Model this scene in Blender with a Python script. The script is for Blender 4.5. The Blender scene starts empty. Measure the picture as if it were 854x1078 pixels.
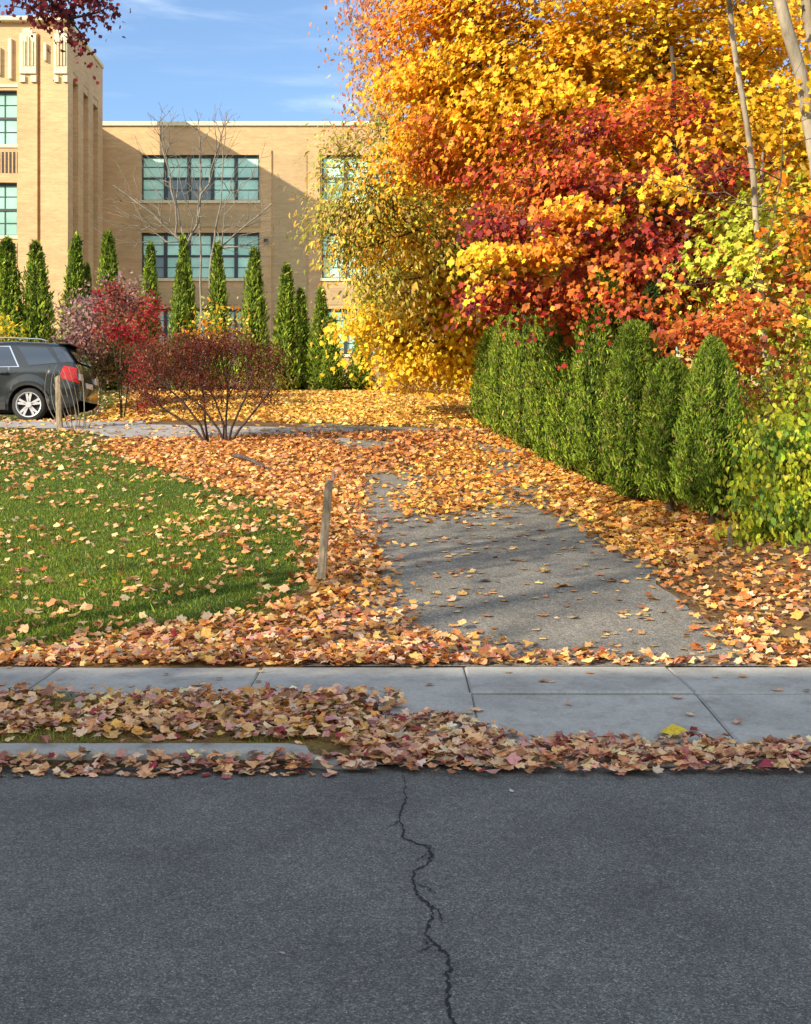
import bpy, math, random
import numpy as np
from mathutils import Vector

rng = np.random.default_rng(7)
random.seed(7)
S = bpy.context.scene
C = S.collection
PI = math.pi
F, HZ, CX, EYE = 1200.0, 490.0, 427.0, 1.6      # photograph's focal length and horizon row in its own pixels


def P(px, row, d):
    """world point seen at a photograph pixel at depth d (used only to measure places off the photograph)"""
    return np.array([(px - CX) * d / F, d, EYE + (HZ - row) * d / F])


# ------------------------------------------------------------------ ground shape
_by = [-400, -60, -9, -4.2, -4.0, 6.02, 6.06, 6.4, 7.3, 8.17, 9, 10.6, 12.7, 14.2, 16.3, 17.5, 20.5, 23.5, 27, 31, 33, 40, 60, 400]
_bz = [.3, .3, .2, .12, 0, 0, .07, .10, .125, .15, .24, .50, .80, 1.03, 1.36, 1.53, 2.03, 2.50, 3.0, 3.56, 3.70, 3.85, 4.0, 4.0]
_fy = [20.0, 21.5, 23.0, 26.4, 29.5, 31]
_fz = [1.95, 2.22, 2.47, 2.56, 3.3, 3.56]


def sst(a, b, v):
    t = np.clip((v - a) / (b - a), 0, 1)
    return t * t * (3 - 2 * t)


def gz(x, y):
    x = np.asarray(x, float); y = np.asarray(y, float)
    z = np.interp(y, _by, _bz)
    zf = np.interp(y, _fy, _fz)
    m = sst(-5.2, -6.6, x) * ((y > 20) & (y < 31))
    z = z * (1 - m) + zf * m
    out = sst(8.3, 10.5, y) * (1 - sst(30, 36, y))
    z = z + .16 * sst(2.5, 4.2, x) * out
    lawn = sst(8.3, 9.5, y) * (1 - sst(19.5, 21.0, y)) * sst(-.5, -1.6, x)
    z = z + lawn * (.03 * np.sin(x * 1.3 + 1) * np.sin(y * .9) + .012 * np.sin(x * 4.1) * np.sin(y * 3.3 + 2))
    bank = sst(2.7, 3.6, x) * out
    z = z + bank * .03 * np.sin(x * 2.7 + y * 1.9)
    return z


def G(px, row):
    """where the sight line of a photograph pixel meets the ground"""
    d = np.arange(4.5, 34, .02)
    z = EYE + (HZ - row) * d / F
    x = (px - CX) * d / F
    h = gz(x, d)
    k = np.nonzero(h >= z)[0]
    i = k[0] if len(k) else len(d) - 1
    return (float(x[i]), float(d[i]))


# ------------------------------------------------------------------ object helpers
def tag(o, label=None, cat=None, group=None, kind=None):
    if label: o['label'] = label
    if cat: o['category'] = cat
    if group: o['group'] = group
    if kind: o['kind'] = kind
    return o


def empty(name, loc=(0, 0, 0), rz=0, label=None, cat=None, group=None):
    o = bpy.data.objects.new(name, None)
    C.objects.link(o)
    o.location = loc; o.rotation_euler = (0, 0, rz); o.empty_display_size = .2
    return tag(o, label, cat, group)


def link(name, me, mat, parent=None, smooth=False):
    o = bpy.data.objects.new(name, me)
    C.objects.link(o)
    if mat is not None:
        for m in (mat if isinstance(mat, (list, tuple)) else [mat]):
            me.materials.append(m)
    if parent is not None:
        o.parent = parent
    if smooth:
        me.polygons.foreach_set('use_smooth', np.ones(len(me.polygons), bool))
    return o


class MB:
    """collects faces for ONE mesh object"""
    def __init__(s): s.v = []; s.f = []; s.m = []

    def add(s, v, f, mi=0):
        b = len(s.v); s.v += [tuple(map(float, p)) for p in v]
        s.f += [tuple(b + i for i in q) for q in f]; s.m += [mi] * len(f)
        return s

    def box(s, x0, x1, y0, y1, z0, z1, mi=0, ch=0.0):
        if ch <= 0:
            v = [(x, y, z) for z in (z0, z1) for y in (y0, y1) for x in (x0, x1)]
            return s.add(v, [(0, 2, 3, 1), (4, 5, 7, 6), (0, 1, 5, 4), (2, 6, 7, 3), (0, 4, 6, 2), (1, 3, 7, 5)], mi)
        # box with chamfered edges
        v = []; idx = {}
        X = (x0, x1); Y = (y0, y1); Z = (z0, z1)
        for i in (0, 1):
            for j in (0, 1):
                for k in (0, 1):
                    sx, sy, sz = (1, -1)[i], (1, -1)[j], (1, -1)[k]
                    for a in range(3):
                        p = [X[i] + sx * ch, Y[j] + sy * ch, Z[k] + sz * ch]
                        p[a] = (X[i], Y[j], Z[k])[a]
                        idx[(i, j, k, a)] = len(v); v.append(p)
        f = []
        for a in range(3):
            b, c = [q for q in range(3) if q != a]
            for e in (0, 1):
                q = []
                for (u, w) in ((0, 0), (1, 0), (1, 1), (0, 1)):
                    t = [0, 0, 0]; t[a] = e; t[b] = u; t[c] = w
                    q.append(idx[(*t, a)])
                f.append(q)
            # edges along axis a
            for u in (0, 1):
                for w in (0, 1):
                    q = []
                    for (e, ax) in ((0, b), (1, b), (1, c), (0, c)):
                        t = [0, 0, 0]; t[a] = e; t[b] = u; t[c] = w
                        q.append(idx[(*t, ax)])
                    f.append(q)
        for i in (0, 1):
            for j in (0, 1):
                for k in (0, 1):
                    f.append([idx[(i, j, k, a)] for a in range(3)])
        return s.add(v, f, mi)

    def tube(s, pts, rad, n=6, mi=0, cap=True):
        pts = [np.array(p, float) for p in pts]
        if np.isscalar(rad): rad = [rad] * len(pts)
        v = []; f = []
        up = None
        for i, p in enumerate(pts):
            t = pts[min(i + 1, len(pts) - 1)] - pts[max(i - 1, 0)]
            t /= (np.linalg.norm(t) + 1e-9)
            if up is None:
                up = np.cross(t, [1, 0, 0]) if abs(t[0]) < .9 else np.cross(t, [0, 1, 0])
            up = up - t * np.dot(up, t); up /= np.linalg.norm(up) + 1e-9
            w = np.cross(t, up)
            for k in range(n):
                a = 2 * PI * k / n
                v.append(p + rad[i] * (math.cos(a) * up + math.sin(a) * w))
        for i in range(len(pts) - 1):
            for k in range(n):
                f.append((i * n + k, i * n + (k + 1) % n, (i + 1) * n + (k + 1) % n, (i + 1) * n + k))
        if cap:
            f.append(tuple(range(n - 1, -1, -1))); f.append(tuple((len(pts) - 1) * n + k for k in range(n)))
        return s.add(v, f, mi)

    def build(s, name, mat, parent=None, smooth=False, fix=False):
        me = bpy.data.meshes.new(name)
        me.from_pydata(s.v, [], s.f)
        if any(s.m): me.polygons.foreach_set('material_index', s.m)
        if fix:
            import bmesh
            bm = bmesh.new(); bm.from_mesh(me); bmesh.ops.recalc_face_normals(bm, faces=bm.faces); bm.to_mesh(me); bm.free()
        me.update()
        return link(name, me, mat, parent, smooth)


def np_mesh(name, V, nper, cols=None, faces=None):
    """V (n*k,3). faces None: each run of nper verts is a polygon. cols (nfaces,3)"""
    me = bpy.data.meshes.new(name)
    V = np.ascontiguousarray(V, np.float32)
    me.vertices.add(len(V)); me.vertices.foreach_set('co', V.ravel())
    if faces is None:
        nf = len(V) // nper
        loops = np.arange(len(V), dtype=np.int32); k = nper
    else:
        faces = np.ascontiguousarray(faces, np.int32); nf, k = faces.shape; loops = faces.ravel()
    me.loops.add(len(loops)); me.loops.foreach_set('vertex_index', loops)
    me.polygons.add(nf)
    me.polygons.foreach_set('loop_start', np.arange(nf, dtype=np.int32) * k)
    me.polygons.foreach_set('loop_total', np.full(nf, k, np.int32))
    if cols is not None:
        a = me.attributes.new('Col', 'FLOAT_COLOR', 'FACE')
        c = np.ones((nf, 4), np.float32); c[:, :3] = cols
        a.data.foreach_set('color', c.ravel())
    me.update(calc_edges=True)
    return me


# ------------------------------------------------------------------ materials
def newmat(name):
    m = bpy.data.materials.new(name); m.use_nodes = True
    nt = m.node_tree; nt.nodes.clear()
    out = nt.nodes.new('ShaderNodeOutputMaterial')
    b = nt.nodes.new('ShaderNodeBsdfPrincipled')
    nt.links.new(b.outputs[0], out.inputs[0])
    return m, nt, b, out


def noise(nt, scale, detail=4, rough=.55, coord='Object', stretch=None):
    tc = nt.nodes.new('ShaderNodeTexCoord')
    n = nt.nodes.new('ShaderNodeTexNoise')
    n.inputs['Scale'].default_value = scale; n.inputs['Detail'].default_value = detail; n.inputs['Roughness'].default_value = rough
    if stretch:
        mp = nt.nodes.new('ShaderNodeMapping'); mp.inputs['Scale'].default_value = stretch
        nt.links.new(tc.outputs[coord], mp.inputs[0]); nt.links.new(mp.outputs[0], n.inputs['Vector'])
    else:
        nt.links.new(tc.outputs[coord], n.inputs['Vector'])
    return n


def ramp(nt, src, stops):
    r = nt.nodes.new('ShaderNodeValToRGB')
    el = r.color_ramp.elements
    while len(el) < len(stops): el.new(.5)
    for e, (p, c) in zip(el, stops):
        e.position = p; e.color = (*c, 1) if len(c) == 3 else c
    nt.links.new(src, r.inputs[0])
    return r


def mixc(nt, a, b, fac, mode='MIX'):
    m = nt.nodes.new('ShaderNodeMix'); m.data_type = 'RGBA'; m.blend_type = mode
    for sock, val in ((m.inputs[0], fac), (m.inputs[6], a), (m.inputs[7], b)):
        if hasattr(val, 'is_output'): nt.links.new(val, sock)
        else: sock.default_value = val if isinstance(val, (int, float)) else (*val, 1)
    return m.outputs[2]


def bump(nt, b, h, strength, dist=.01):
    bp = nt.nodes.new('ShaderNodeBump'); bp.inputs['Strength'].default_value = strength; bp.inputs['Distance'].default_value = dist
    nt.links.new(h, bp.inputs['Height']); nt.links.new(bp.outputs[0], b.inputs['Normal'])


def simple(name, col, rough=.6, metal=0, var=.15, scale=8, spec=.5, bmp=0, stretch=None):
    m, nt, b, o = newmat(name)
    n = noise(nt, scale, 5, .6, stretch=stretch)
    lo = tuple(c * (1 - var) for c in col); hi = tuple(min(1, c * (1 + var)) for c in col)
    r = ramp(nt, n.outputs[0], [(.3, lo), (.7, hi)])
    nt.links.new(r.outputs[0], b.inputs['Base Color'])
    b.inputs['Roughness'].default_value = rough; b.inputs['Metallic'].default_value = metal
    b.inputs['Specular IOR Level'].default_value = spec
    if bmp: bump(nt, b, n.outputs[0], bmp)
    return m


def foliage_mat(name, transl=.35, rough=.5, spec=.25, mott=45):
    m, nt, b, o = newmat(name)
    at = nt.nodes.new('ShaderNodeAttribute'); at.attribute_name = 'Col'
    n = noise(nt, mott, 4, .65)
    r = ramp(nt, n.outputs[0], [(.30, (.62, .52, .45)), (.46, (.93, .90, .88)), (.72, (1.12, 1.14, 1.14))])
    c = mixc(nt, at.outputs['Color'], r.outputs[0], 1.0, 'MULTIPLY')
    nt.links.new(c, b.inputs['Base Color'])
    b.inputs['Roughness'].default_value = rough; b.inputs['Specular IOR Level'].default_value = spec
    t = nt.nodes.new('ShaderNodeBsdfTranslucent'); nt.links.new(c, t.inputs[0])
    mx = nt.nodes.new('ShaderNodeMixShader'); mx.inputs[0].default_value = transl
    nt.links.new(b.outputs[0], mx.inputs[1]); nt.links.new(t.outputs[0], mx.inputs[2])
    nt.links.new(mx.outputs[0], o.inputs[0])
    return m


def asphalt(name, base, speck, scale=1.0, warm=(1, 1, 1)):
    m, nt, b, o = newmat(name)
    big = noise(nt, .9 * scale, 5, .6)
    mid = noise(nt, 9 * scale, 4, .6)
    tc = nt.nodes.new('ShaderNodeTexCoord')
    v = nt.nodes.new('ShaderNodeTexVoronoi'); v.inputs['Scale'].default_value = 95 * scale
    nt.links.new(tc.outputs['Object'], v.inputs['Vector'])
    v2 = nt.nodes.new('ShaderNodeTexVoronoi'); v2.inputs['Scale'].default_value = 190 * scale
    nt.links.new(tc.outputs['Object'], v2.inputs['Vector'])
    a = ramp(nt, big.outputs[0], [(.25, tuple(base * .74 * w for w in warm)), (.5, tuple(base * w for w in warm)), (.78, tuple(base * 1.22 * w for w in warm))])
    a2 = ramp(nt, mid.outputs[0], [(.3, (.86, .86, .86)), (.7, (1.12, 1.12, 1.12))])
    c = mixc(nt, a.outputs[0], a2.outputs[0], 1.0, 'MULTIPLY')
    # each stone its own grey
    sep = nt.nodes.new('ShaderNodeSeparateColor'); nt.links.new(v.outputs['Color'], sep.inputs[0])
    st = ramp(nt, sep.outputs[0], [(.0, (.55, .55, .55)), (.55, (.95, .95, .95)), (.86, (1.3, 1.3, 1.28)), (1, (speck, speck, speck * .97))])
    c = mixc(nt, c, st.outputs[0], 1.0, 'MULTIPLY')
    sep2 = nt.nodes.new('ShaderNodeSeparateColor'); nt.links.new(v2.outputs['Color'], sep2.inputs[0])
    st2 = ramp(nt, sep2.outputs[0], [(0, (.7, .7, .7)), (.9, (1.15, 1.15, 1.15)), (1, (1.9, 1.9, 1.9))])
    c = mixc(nt, c, st2.outputs[0], 1.0, 'MULTIPLY')
    nt.links.new(c, b.inputs['Base Color'])
    b.inputs['Roughness'].default_value = .88; b.inputs['Specular IOR Level'].default_value = .3
    bump(nt, b, v.outputs['Distance'], .5, .004)
    return m


def concrete(name, base, tint=(1, .98, .93)):
    m, nt, b, o = newmat(name)
    n1 = noise(nt, 1.7, 6, .65); n2 = noise(nt, 45, 4, .7); n3 = noise(nt, 6, 5, .7)
    a = ramp(nt, n1.outputs[0], [(.28, tuple(base * .72 * t for t in tint)), (.5, tuple(base * t for t in tint)), (.75, tuple(base * 1.22 * t for t in tint))])
    g = ramp(nt, n2.outputs[0], [(.3, (.82, .82, .82)), (.7, (1.12, 1.12, 1.12))])
    st = ramp(nt, n3.outputs[0], [(.32, (.78, .77, .74)), (.5, (1, 1, 1))])
    c = mixc(nt, a.outputs[0], g.outputs[0], 1, 'MULTIPLY'); c = mixc(nt, c, st.outputs[0], 1, 'MULTIPLY')
    nt.links.new(c, b.inputs['Base Color']); b.inputs['Roughness'].default_value = .85
    bump(nt, b, n2.outputs[0], .35, .003)
    return m


def brick(name, c1, c2, mortar, sc=1.0):
    m, nt, b, o = newmat(name)
    tc = nt.nodes.new('ShaderNodeTexCoord'); sp = nt.nodes.new('ShaderNodeSeparateXYZ')
    nt.links.new(tc.outputs['Object'], sp.inputs[0])
    ad = nt.nodes.new('ShaderNodeMath'); nt.links.new(sp.outputs[0], ad.inputs[0]); nt.links.new(sp.outputs[1], ad.inputs[1])
    cb = nt.nodes.new('ShaderNodeCombineXYZ'); nt.links.new(ad.outputs[0], cb.inputs[0]); nt.links.new(sp.outputs[2], cb.inputs[1])
    br = nt.nodes.new('ShaderNodeTexBrick'); nt.links.new(cb.outputs[0], br.inputs['Vector'])
    br.inputs['Scale'].default_value = sc
    br.inputs['Brick Width'].default_value = .24; br.inputs['Row Height'].default_value = .075; br.inputs['Mortar Size'].default_value = .009
    br.inputs['Color1'].default_value = (*c1, 1); br.inputs['Color2'].default_value = (*c2, 1); br.inputs['Mortar'].default_value = (*mortar, 1)
    n = noise(nt, .35, 5, .65); r = ramp(nt, n.outputs[0], [(.3, (.86, .86, .86)), (.7, (1.1, 1.1, 1.1))])
    n2 = noise(nt, 1.2, 4, .6, stretch=(1, 1, 6)); r2 = ramp(nt, n2.outputs[0], [(.3, (.88, .87, .86)), (.7, (1.08, 1.08, 1.08))])
    c = mixc(nt, br.outputs[0], r.outputs[0], 1, 'MULTIPLY'); c = mixc(nt, c, r2.outputs[0], 1, 'MULTIPLY')
    nt.links.new(c, b.inputs['Base Color']); b.inputs['Roughness'].default_value = .85
    bump(nt, b, br.outputs['Fac'], -.3, .004)
    return m


def glass_mat(name, col, rough=.12):
    """blinds and sky seen in a pane of school glass"""
    m, nt, b, o = newmat(name)
    n = noise(nt, .55, 4, .6); r = ramp(nt, n.outputs[0], [(.35, tuple(c * .62 for c in col)), (.62, col)])
    nt.links.new(r.outputs[0], b.inputs['Base Color'])
    b.inputs['Roughness'].default_value = .5
    b.inputs['Coat Weight'].default_value = .9; b.inputs['Coat Roughness'].default_value = rough
    return m


def bark(name, lo, hi, sc=18):
    m, nt, b, o = newmat(name)
    n = noise(nt, sc, 6, .7, stretch=(1, 1, .25)); n2 = noise(nt, 2.2, 3, .5)
    r = ramp(nt, n.outputs[0], [(.32, lo), (.68, hi)]); r2 = ramp(nt, n2.outputs[0], [(.35, (.75, .75, .72)), (.65, (1.1, 1.1, 1.1))])
    c = mixc(nt, r.outputs[0], r2.outputs[0], 1, 'MULTIPLY')
    nt.links.new(c, b.inputs['Base Color']); b.inputs['Roughness'].default_value = .9
    bump(nt, b, n.outputs[0], .6, .01)
    return m


M = {}
M['road'] = asphalt('road asphalt', .120, 2.0, 1.7, (1.04, 1.02, .93))
M['drive'] = asphalt('driveway asphalt', .18, 1.5, 1.1, (1.08, 1.0, .85))
M['lot'] = concrete('lot paving', .30, (1, .97, .93))
M['concrete'] = concrete('sidewalk concrete', .34, (1.04, 1.01, .90))
M['kerbc'] = concrete('kerb concrete', .32, (1.04, 1.01, .90))
M['joint'] = simple('joint dirt', (.03, .028, .025), .95)
M['crack'] = simple('dark crack', (.012, .012, .012), .95, scale=40)
M['leaf'] = foliage_mat('leaf', .46, mott=22)
M['litter'] = foliage_mat('fallen leaf', .18, .6, .2)
M['grass'] = foliage_mat('grass blade', .35, .55, .2)
M['thuja'] = foliage_mat('thuja spray', .25, .65, .12, 14)
M['bark_dark'] = bark('dark bark', (.035, .026, .02), (.10, .075, .055))
M['bark_grey'] = bark('grey bark', (.13, .11, .085), (.30, .26, .20))
M['bark_pale'] = bark('pale bark', (.17, .14, .10), (.42, .36, .26), 9)
M['bark_red'] = bark('reddish twig bark', (.03, .016, .014), (.085, .05, .04))
M['brick'] = brick('buff brick', (.62, .385, .18), (.53, .32, .145), (.57, .40, .23))
M['brick_and_flute_shade'] = brick('brown brick and flute shade', (.50, .34, .17), (.44, .29, .14), (.46, .34, .19))
M['stone'] = simple('limestone', (.70, .60, .40), .8, var=.12, scale=5, bmp=.1)
M['frame'] = simple('dark window frame', (.03, .035, .035), .5)
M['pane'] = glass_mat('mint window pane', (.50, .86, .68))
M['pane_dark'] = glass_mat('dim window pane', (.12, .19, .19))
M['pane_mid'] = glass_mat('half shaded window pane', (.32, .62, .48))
M['wood'] = bark('weathered wood', (.17, .13, .085), (.42, .34, .23), 30)
M['wood_fresh'] = simple('split wood', (.55, .36, .26), .8, scale=30)

# ------------------------------------------------------------------ ground material
def ground_mat():
    m, nt, b, o = newmat('soil and litter')
    n1 = noise(nt, 1.1, 5, .6); n2 = noise(nt, 22, 5, .7); n3 = noise(nt, 70, 3, .6)
    soil = ramp(nt, n2.outputs[0], [(.25, (.045, .03, .016)), (.5, (.13, .085, .045)), (.75, (.24, .16, .085))])
    at = nt.nodes.new('ShaderNodeAttribute'); at.attribute_name = 'turf'
    lit = nt.nodes.new('ShaderNodeAttribute'); lit.attribute_name = 'litter'
    turf = ramp(nt, n3.outputs[0], [(.3, (.022, .045, .008)), (.7, (.07, .12, .02))])
    lc = ramp(nt, n3.outputs[0], [(.25, (.06, .03, .012)), (.5, (.26, .13, .04)), (.75, (.5, .28, .09))])
    c = mixc(nt, soil.outputs[0], turf.outputs[0], at.outputs['Fac'])
    c = mixc(nt, c, lc.outputs[0], lit.outputs['Fac'])
    sh = ramp(nt, n1.outputs[0], [(.3, (.85, .85, .85)), (.7, (1.1, 1.1, 1.1))])
    c = mixc(nt, c, sh.outputs[0], 1, 'MULTIPLY')
    nt.links.new(c, b.inputs['Base Color']); b.inputs['Roughness'].default_value = .95; b.inputs['Specular IOR Level'].default_value = .15
    bump(nt, b, n2.outputs[0], .8, .03)
    return m
M['ground'] = ground_mat()


# ------------------------------------------------------------------ regions (world polygons)
def poly(*pts): return np.array([G(*p) for p in pts])


def inside(pl, x, y):
    r = np.zeros(len(x), bool); j = len(pl) - 1
    for i in range(len(pl)):
        xi, yi = pl[i]; xj, yj = pl[j]
        if abs(yj - yi) > 1e-9:
            c = ((yi > y) != (yj > y)) & (x < (xj - xi) * (y - yi) / (yj - yi) + xi)
            r ^= c
        j = i
    return r


def vnoise(x, y, s, seed=0):
    x = x * s + seed * 13.7; y = y * s + seed * 7.1
    return (np.sin(x + 1.7 * np.sin(y * .9 + seed)) * np.sin(y * 1.1 + 1.3 * np.sin(x * .8 + 2 * seed)) +
            .5 * np.sin(2.3 * x + 2 * np.sin(1.9 * y)) * np.sin(2.1 * y + 1.1 * seed) + .3 * np.sin(5.1 * x + y) * np.sin(4.7 * y - x)) / 1.8 * .5 + .5


LAWN_LIT = poly((-60, 703), (-60, 690), (0, 687), (60, 680), (130, 668), (200, 660), (280, 648), (318, 620), (330, 580), (318, 545), (280, 525),
                (215, 508), (160, 490), (110, 472), (130, 462), (240, 462), (300, 460), (350, 470), (385, 500), (378, 540), (396, 580), (408, 610),
                (412, 640), (440, 668), (520, 682), (540, 703))
LAWN_CLEAR = poly((-200, 690), (0, 687), (60, 680), (130, 668), (200, 660), (280, 648), (318, 620), (330, 580), (318, 545), (280, 525), (215, 508), (160, 490), (110, 468), (95, 455), (0, 451), (-200, 451))
DRIVE_DENSE = poly((425, 515), (440, 488), (470, 470), (540, 455), (600, 480), (660, 510), (720, 545), (712, 600), (690, 598), (655, 582), (610, 550), (560, 533), (500, 536), (450, 548), (425, 540))
BANK = poly((690, 540), (780, 560), (1000, 590), (1100, 703), (770, 703), (735, 650), (690, 598))
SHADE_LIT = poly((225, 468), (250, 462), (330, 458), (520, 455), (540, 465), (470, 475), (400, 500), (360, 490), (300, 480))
TOP = [(-7.5, 23.6), (-3.5, 23.6), (2.6, 21.5), (3.6, 26), (6, 33.5), (-7, 33.5)]
TOP = np.array(TOP)

# ------------------------------------------------------------------ ground sheet
def grid_axis(parts):
    a = []
    for (s, e, st) in parts: a += list(np.arange(s, e, st))
    return np.array(a + [parts[-1][1]])


gx = grid_axis([(-300, -60, 40), (-60, -16, 4), (-16, -8, .5), (-8, 8, .16), (8, 16, .5), (16, 60, 4), (60, 300, 40)])
gy = np.unique(np.concatenate([np.arange(-200, -20, 20), np.arange(-20, 5, 1.0), np.arange(5, 6, .25), [6.02, 6.06], np.arange(6.25, 34, .16), np.arange(34, 60, 2), np.arange(60, 420, 30)]))
GX, GY = np.meshgrid(gx, gy)
road_zone = (GY > -4.1) & (GY < 6.05)
GZ = gz(GX, GY)
px_, py_ = GX.ravel(), GY.ravel()
# sink the sheet under what is paved
pave = np.zeros_like(px_, bool)
pave |= (py_ > 7.30) & (py_ < 8.16)
pave |= (px_ > -.2) & (py_ > 6.05) & (py_ < 7.36)
zz = GZ.ravel().copy()
zz -= .10 * pave
zz -= .06 * ((py_ > -4.15) & (py_ < 6.05))
turf = ((py_ > 8.15) & (py_ < 22) & (px_ < -.6)).astype(float)
turf *= inside(LAWN_CLEAR, px_, py_)
turf = np.maximum(turf, ((px_ < -.3) & (py_ > 6.15) & (py_ < 7.35)) * .8)
turf = np.maximum(turf, (((py_ > 22) & (px_ < -5.5)) | (py_ > 34) | (py_ < -4.2) | (np.abs(px_) > 12)) * .8)
litter = (inside(LAWN_LIT, px_, py_) | inside(DRIVE_DENSE, px_, py_) | inside(TOP, px_, py_) | inside(SHADE_LIT, px_, py_)).astype(float)
litter = np.maximum(litter, inside(BANK, px_, py_) * .35)
litter = np.maximum(litter, ((px_ < -.3) & (py_ > 6.15) & (py_ < 7.35)) * .6)
litter = np.maximum(litter, ((px_ > 3) & (px_ < 12) & (py_ > 12) & (py_ < 34)) * .5)
nx_, ny_ = len(gx), len(gy)
ii = np.arange((ny_ - 1) * (nx_ - 1)); r_, c_ = ii // (nx_ - 1), ii % (nx_ - 1)
q = r_ * nx_ + c_
gm = np_mesh('ground', np.stack([px_, py_, zz], 1), 4, faces=np.stack([q, q + 1, q + nx_ + 1, q + nx_], 1))
for nm, arr in (('turf', turf), ('litter', litter)):
    a = gm.attributes.new(nm, 'FLOAT', 'POINT'); a.data.foreach_set('value', arr.astype(np.float32))
tag(link('ground', gm, M['ground'], smooth=True), kind='structure')


def sheet(name, xs_of_y, ys, nx, lift, mat, thick=0.0):
    V = []; 
    for y in ys:
        a, b = xs_of_y(y)
        for x in np.linspace(a, b, nx): V.append((x, y, float(gz(x, y)) + lift))
    f = []
    for i in range(len(ys) - 1):
        for j in range(nx - 1):
            k = i * nx + j; f.append((k, k + 1, k + nx + 1, k + nx))
    mb = MB(); mb.add(V, f)
    return tag(mb.build(name, mat, smooth=True), kind='structure')


# road
mb = MB()
xs = np.arange(-120, 121, 4.0)
for i in range(len(xs) - 1):
    mb.add([(xs[i], -4.02, 0), (xs[i + 1], -4.02, 0), (xs[i + 1], 6.08, 0), (xs[i], 6.08, 0)], [(0, 1, 2, 3)])
road = tag(mb.build('road', M['road']), kind='structure')

# crack in the road: a jagged dark ribbon laid on the asphalt, branching
def crack_path(pts, jag, n):
    pts = np.array(pts, float); t = np.linspace(0, len(pts) - 1, n)
    x = np.interp(t, range(len(pts)), pts[:, 0]); y = np.interp(t, range(len(pts)), pts[:, 1])
    k = rng.normal(0, 1, n); k = np.convolve(k, [.25, .5, .25], 'same')
    j2 = np.interp(np.arange(n), np.arange(0, n + 9, 9), rng.normal(0, 1, len(np.arange(0, n + 9, 9))))
    return np.stack([x + k * jag * .7 + j2 * jag * .9, y + rng.normal(0, jag * .3, n)], 1)


def ribbon(mb, pth, w, z):
    n = len(pth)
    d = np.gradient(pth, axis=0); d /= np.linalg.norm(d, axis=1)[:, None] + 1e-9
    nn = np.stack([-d[:, 1], d[:, 0]], 1)
    w = w * (rng.uniform(.25, 1.3, n)) * np.clip(np.sin(np.linspace(.05, PI - .05, n)) * 3, .15, 1)
    a = pth + nn * w[:, None] * .5; b = pth - nn * w[:, None] * .5
    V = [(x, y, z) for x, y in a] + [(x, y, z) for x, y in b]
    mb.add(V, [(i, i + 1, n + i + 1, n + i) for i in range(n - 1)])


cr = MB()
cpx = [(424, 812), (430, 835), (424, 858), (422, 880), (447, 893), (455, 902), (436, 918), (441, 940), (452, 958), (452, 985), (470, 1005), (473, 1035), (472, 1060), (482, 1090), (488, 1150)]
cw = [G(*p) if p[1] < 1085 else ((p[0] - CX) * (EYE * F / (p[1] - HZ)) / F, EYE * F / (p[1] - HZ)) for p in cpx]
cw = [((p[0] - CX) / F * (EYE * F / (p[1] - HZ)), EYE * F / (p[1] - HZ)) for p in cpx] + [(.13, 2.0), (.10, .5), (.2, -1)]
main = crack_path(cw, .011, 330)
ribbon(cr, main, .0115, .004)
for st, dx, dy, n in ((45, -.05, -.10, 22), (72, .07, -.07, 22), (90, -.05, -.10, 20), (128, .08, -.10, 24), (150, .05, -.16, 24), (180, -.05, -.10, 20)):
    p0 = main[st]
    ribbon(cr, crack_path([p0, p0 + [dx * .5, dy * .4], p0 + [dx, dy]], .011, n), .007, .005)
cr.build('crack', M['crack'], road)

# sidewalk slabs with real open joints, and the driveway apron
def slab(mb, x0, x1, y0, y1, mi=0):
    c = .016
    z = lambda x, y: float(np.interp(y, [6.1, 6.4, 7.35, 8.17], [.010, .04, .135, .158]))
    top = [(x0 + c, y0 + c), (x1 - c, y0 + c), (x1 - c, y1 - c), (x0 + c, y1 - c)]
    lo = [(x0 + .003, y0 + .003), (x1 - .003, y0 + .003), (x1 - .003, y1 - .003), (x0 + .003, y1 - .003)]
    dz = rng.normal(0, .0025)
    V = [(x, y, z(x, y) + dz) for x, y in top] + [(x, y, z(x, y) - .012 + dz) for x, y in lo] + [(x, y, z(x, y) - .12) for x, y in lo]
    mb.add(V, [(0, 1, 2, 3)] + [(a + 4, (a + 1) % 4 + 4, (a + 1) % 4, a) for a in range(4)] + [(a + 8, (a + 1) % 4 + 8, (a + 1) % 4 + 4, a + 4) for a in range(4)], mi)


mb = MB()
for k in range(-40, 42):
    slab(mb, .42 + 1.45 * k, .42 + 1.45 * (k + 1), 7.372, 8.17)
tag(mb.build('sidewalk', M['concrete']), kind='structure')
mb = MB()
mb.add([(x, y, float(np.interp(y, [6.05, 7.35], [.012, .135]))) for (x, y) in ((-.22, 7.35), (-.10, 6.75), (-.42, 6.3), (-.6, 6.05), (.42, 6.05), (.42, 7.35))], [(0, 1, 2, 3, 4, 5)])
for k in range(0, 9):
    slab(mb, .42 + 1.45 * k, .42 + 1.45 * (k + 1), 6.05, 7.322)
tag(mb.build('driveway_apron', M['concrete']), kind='structure')

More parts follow.
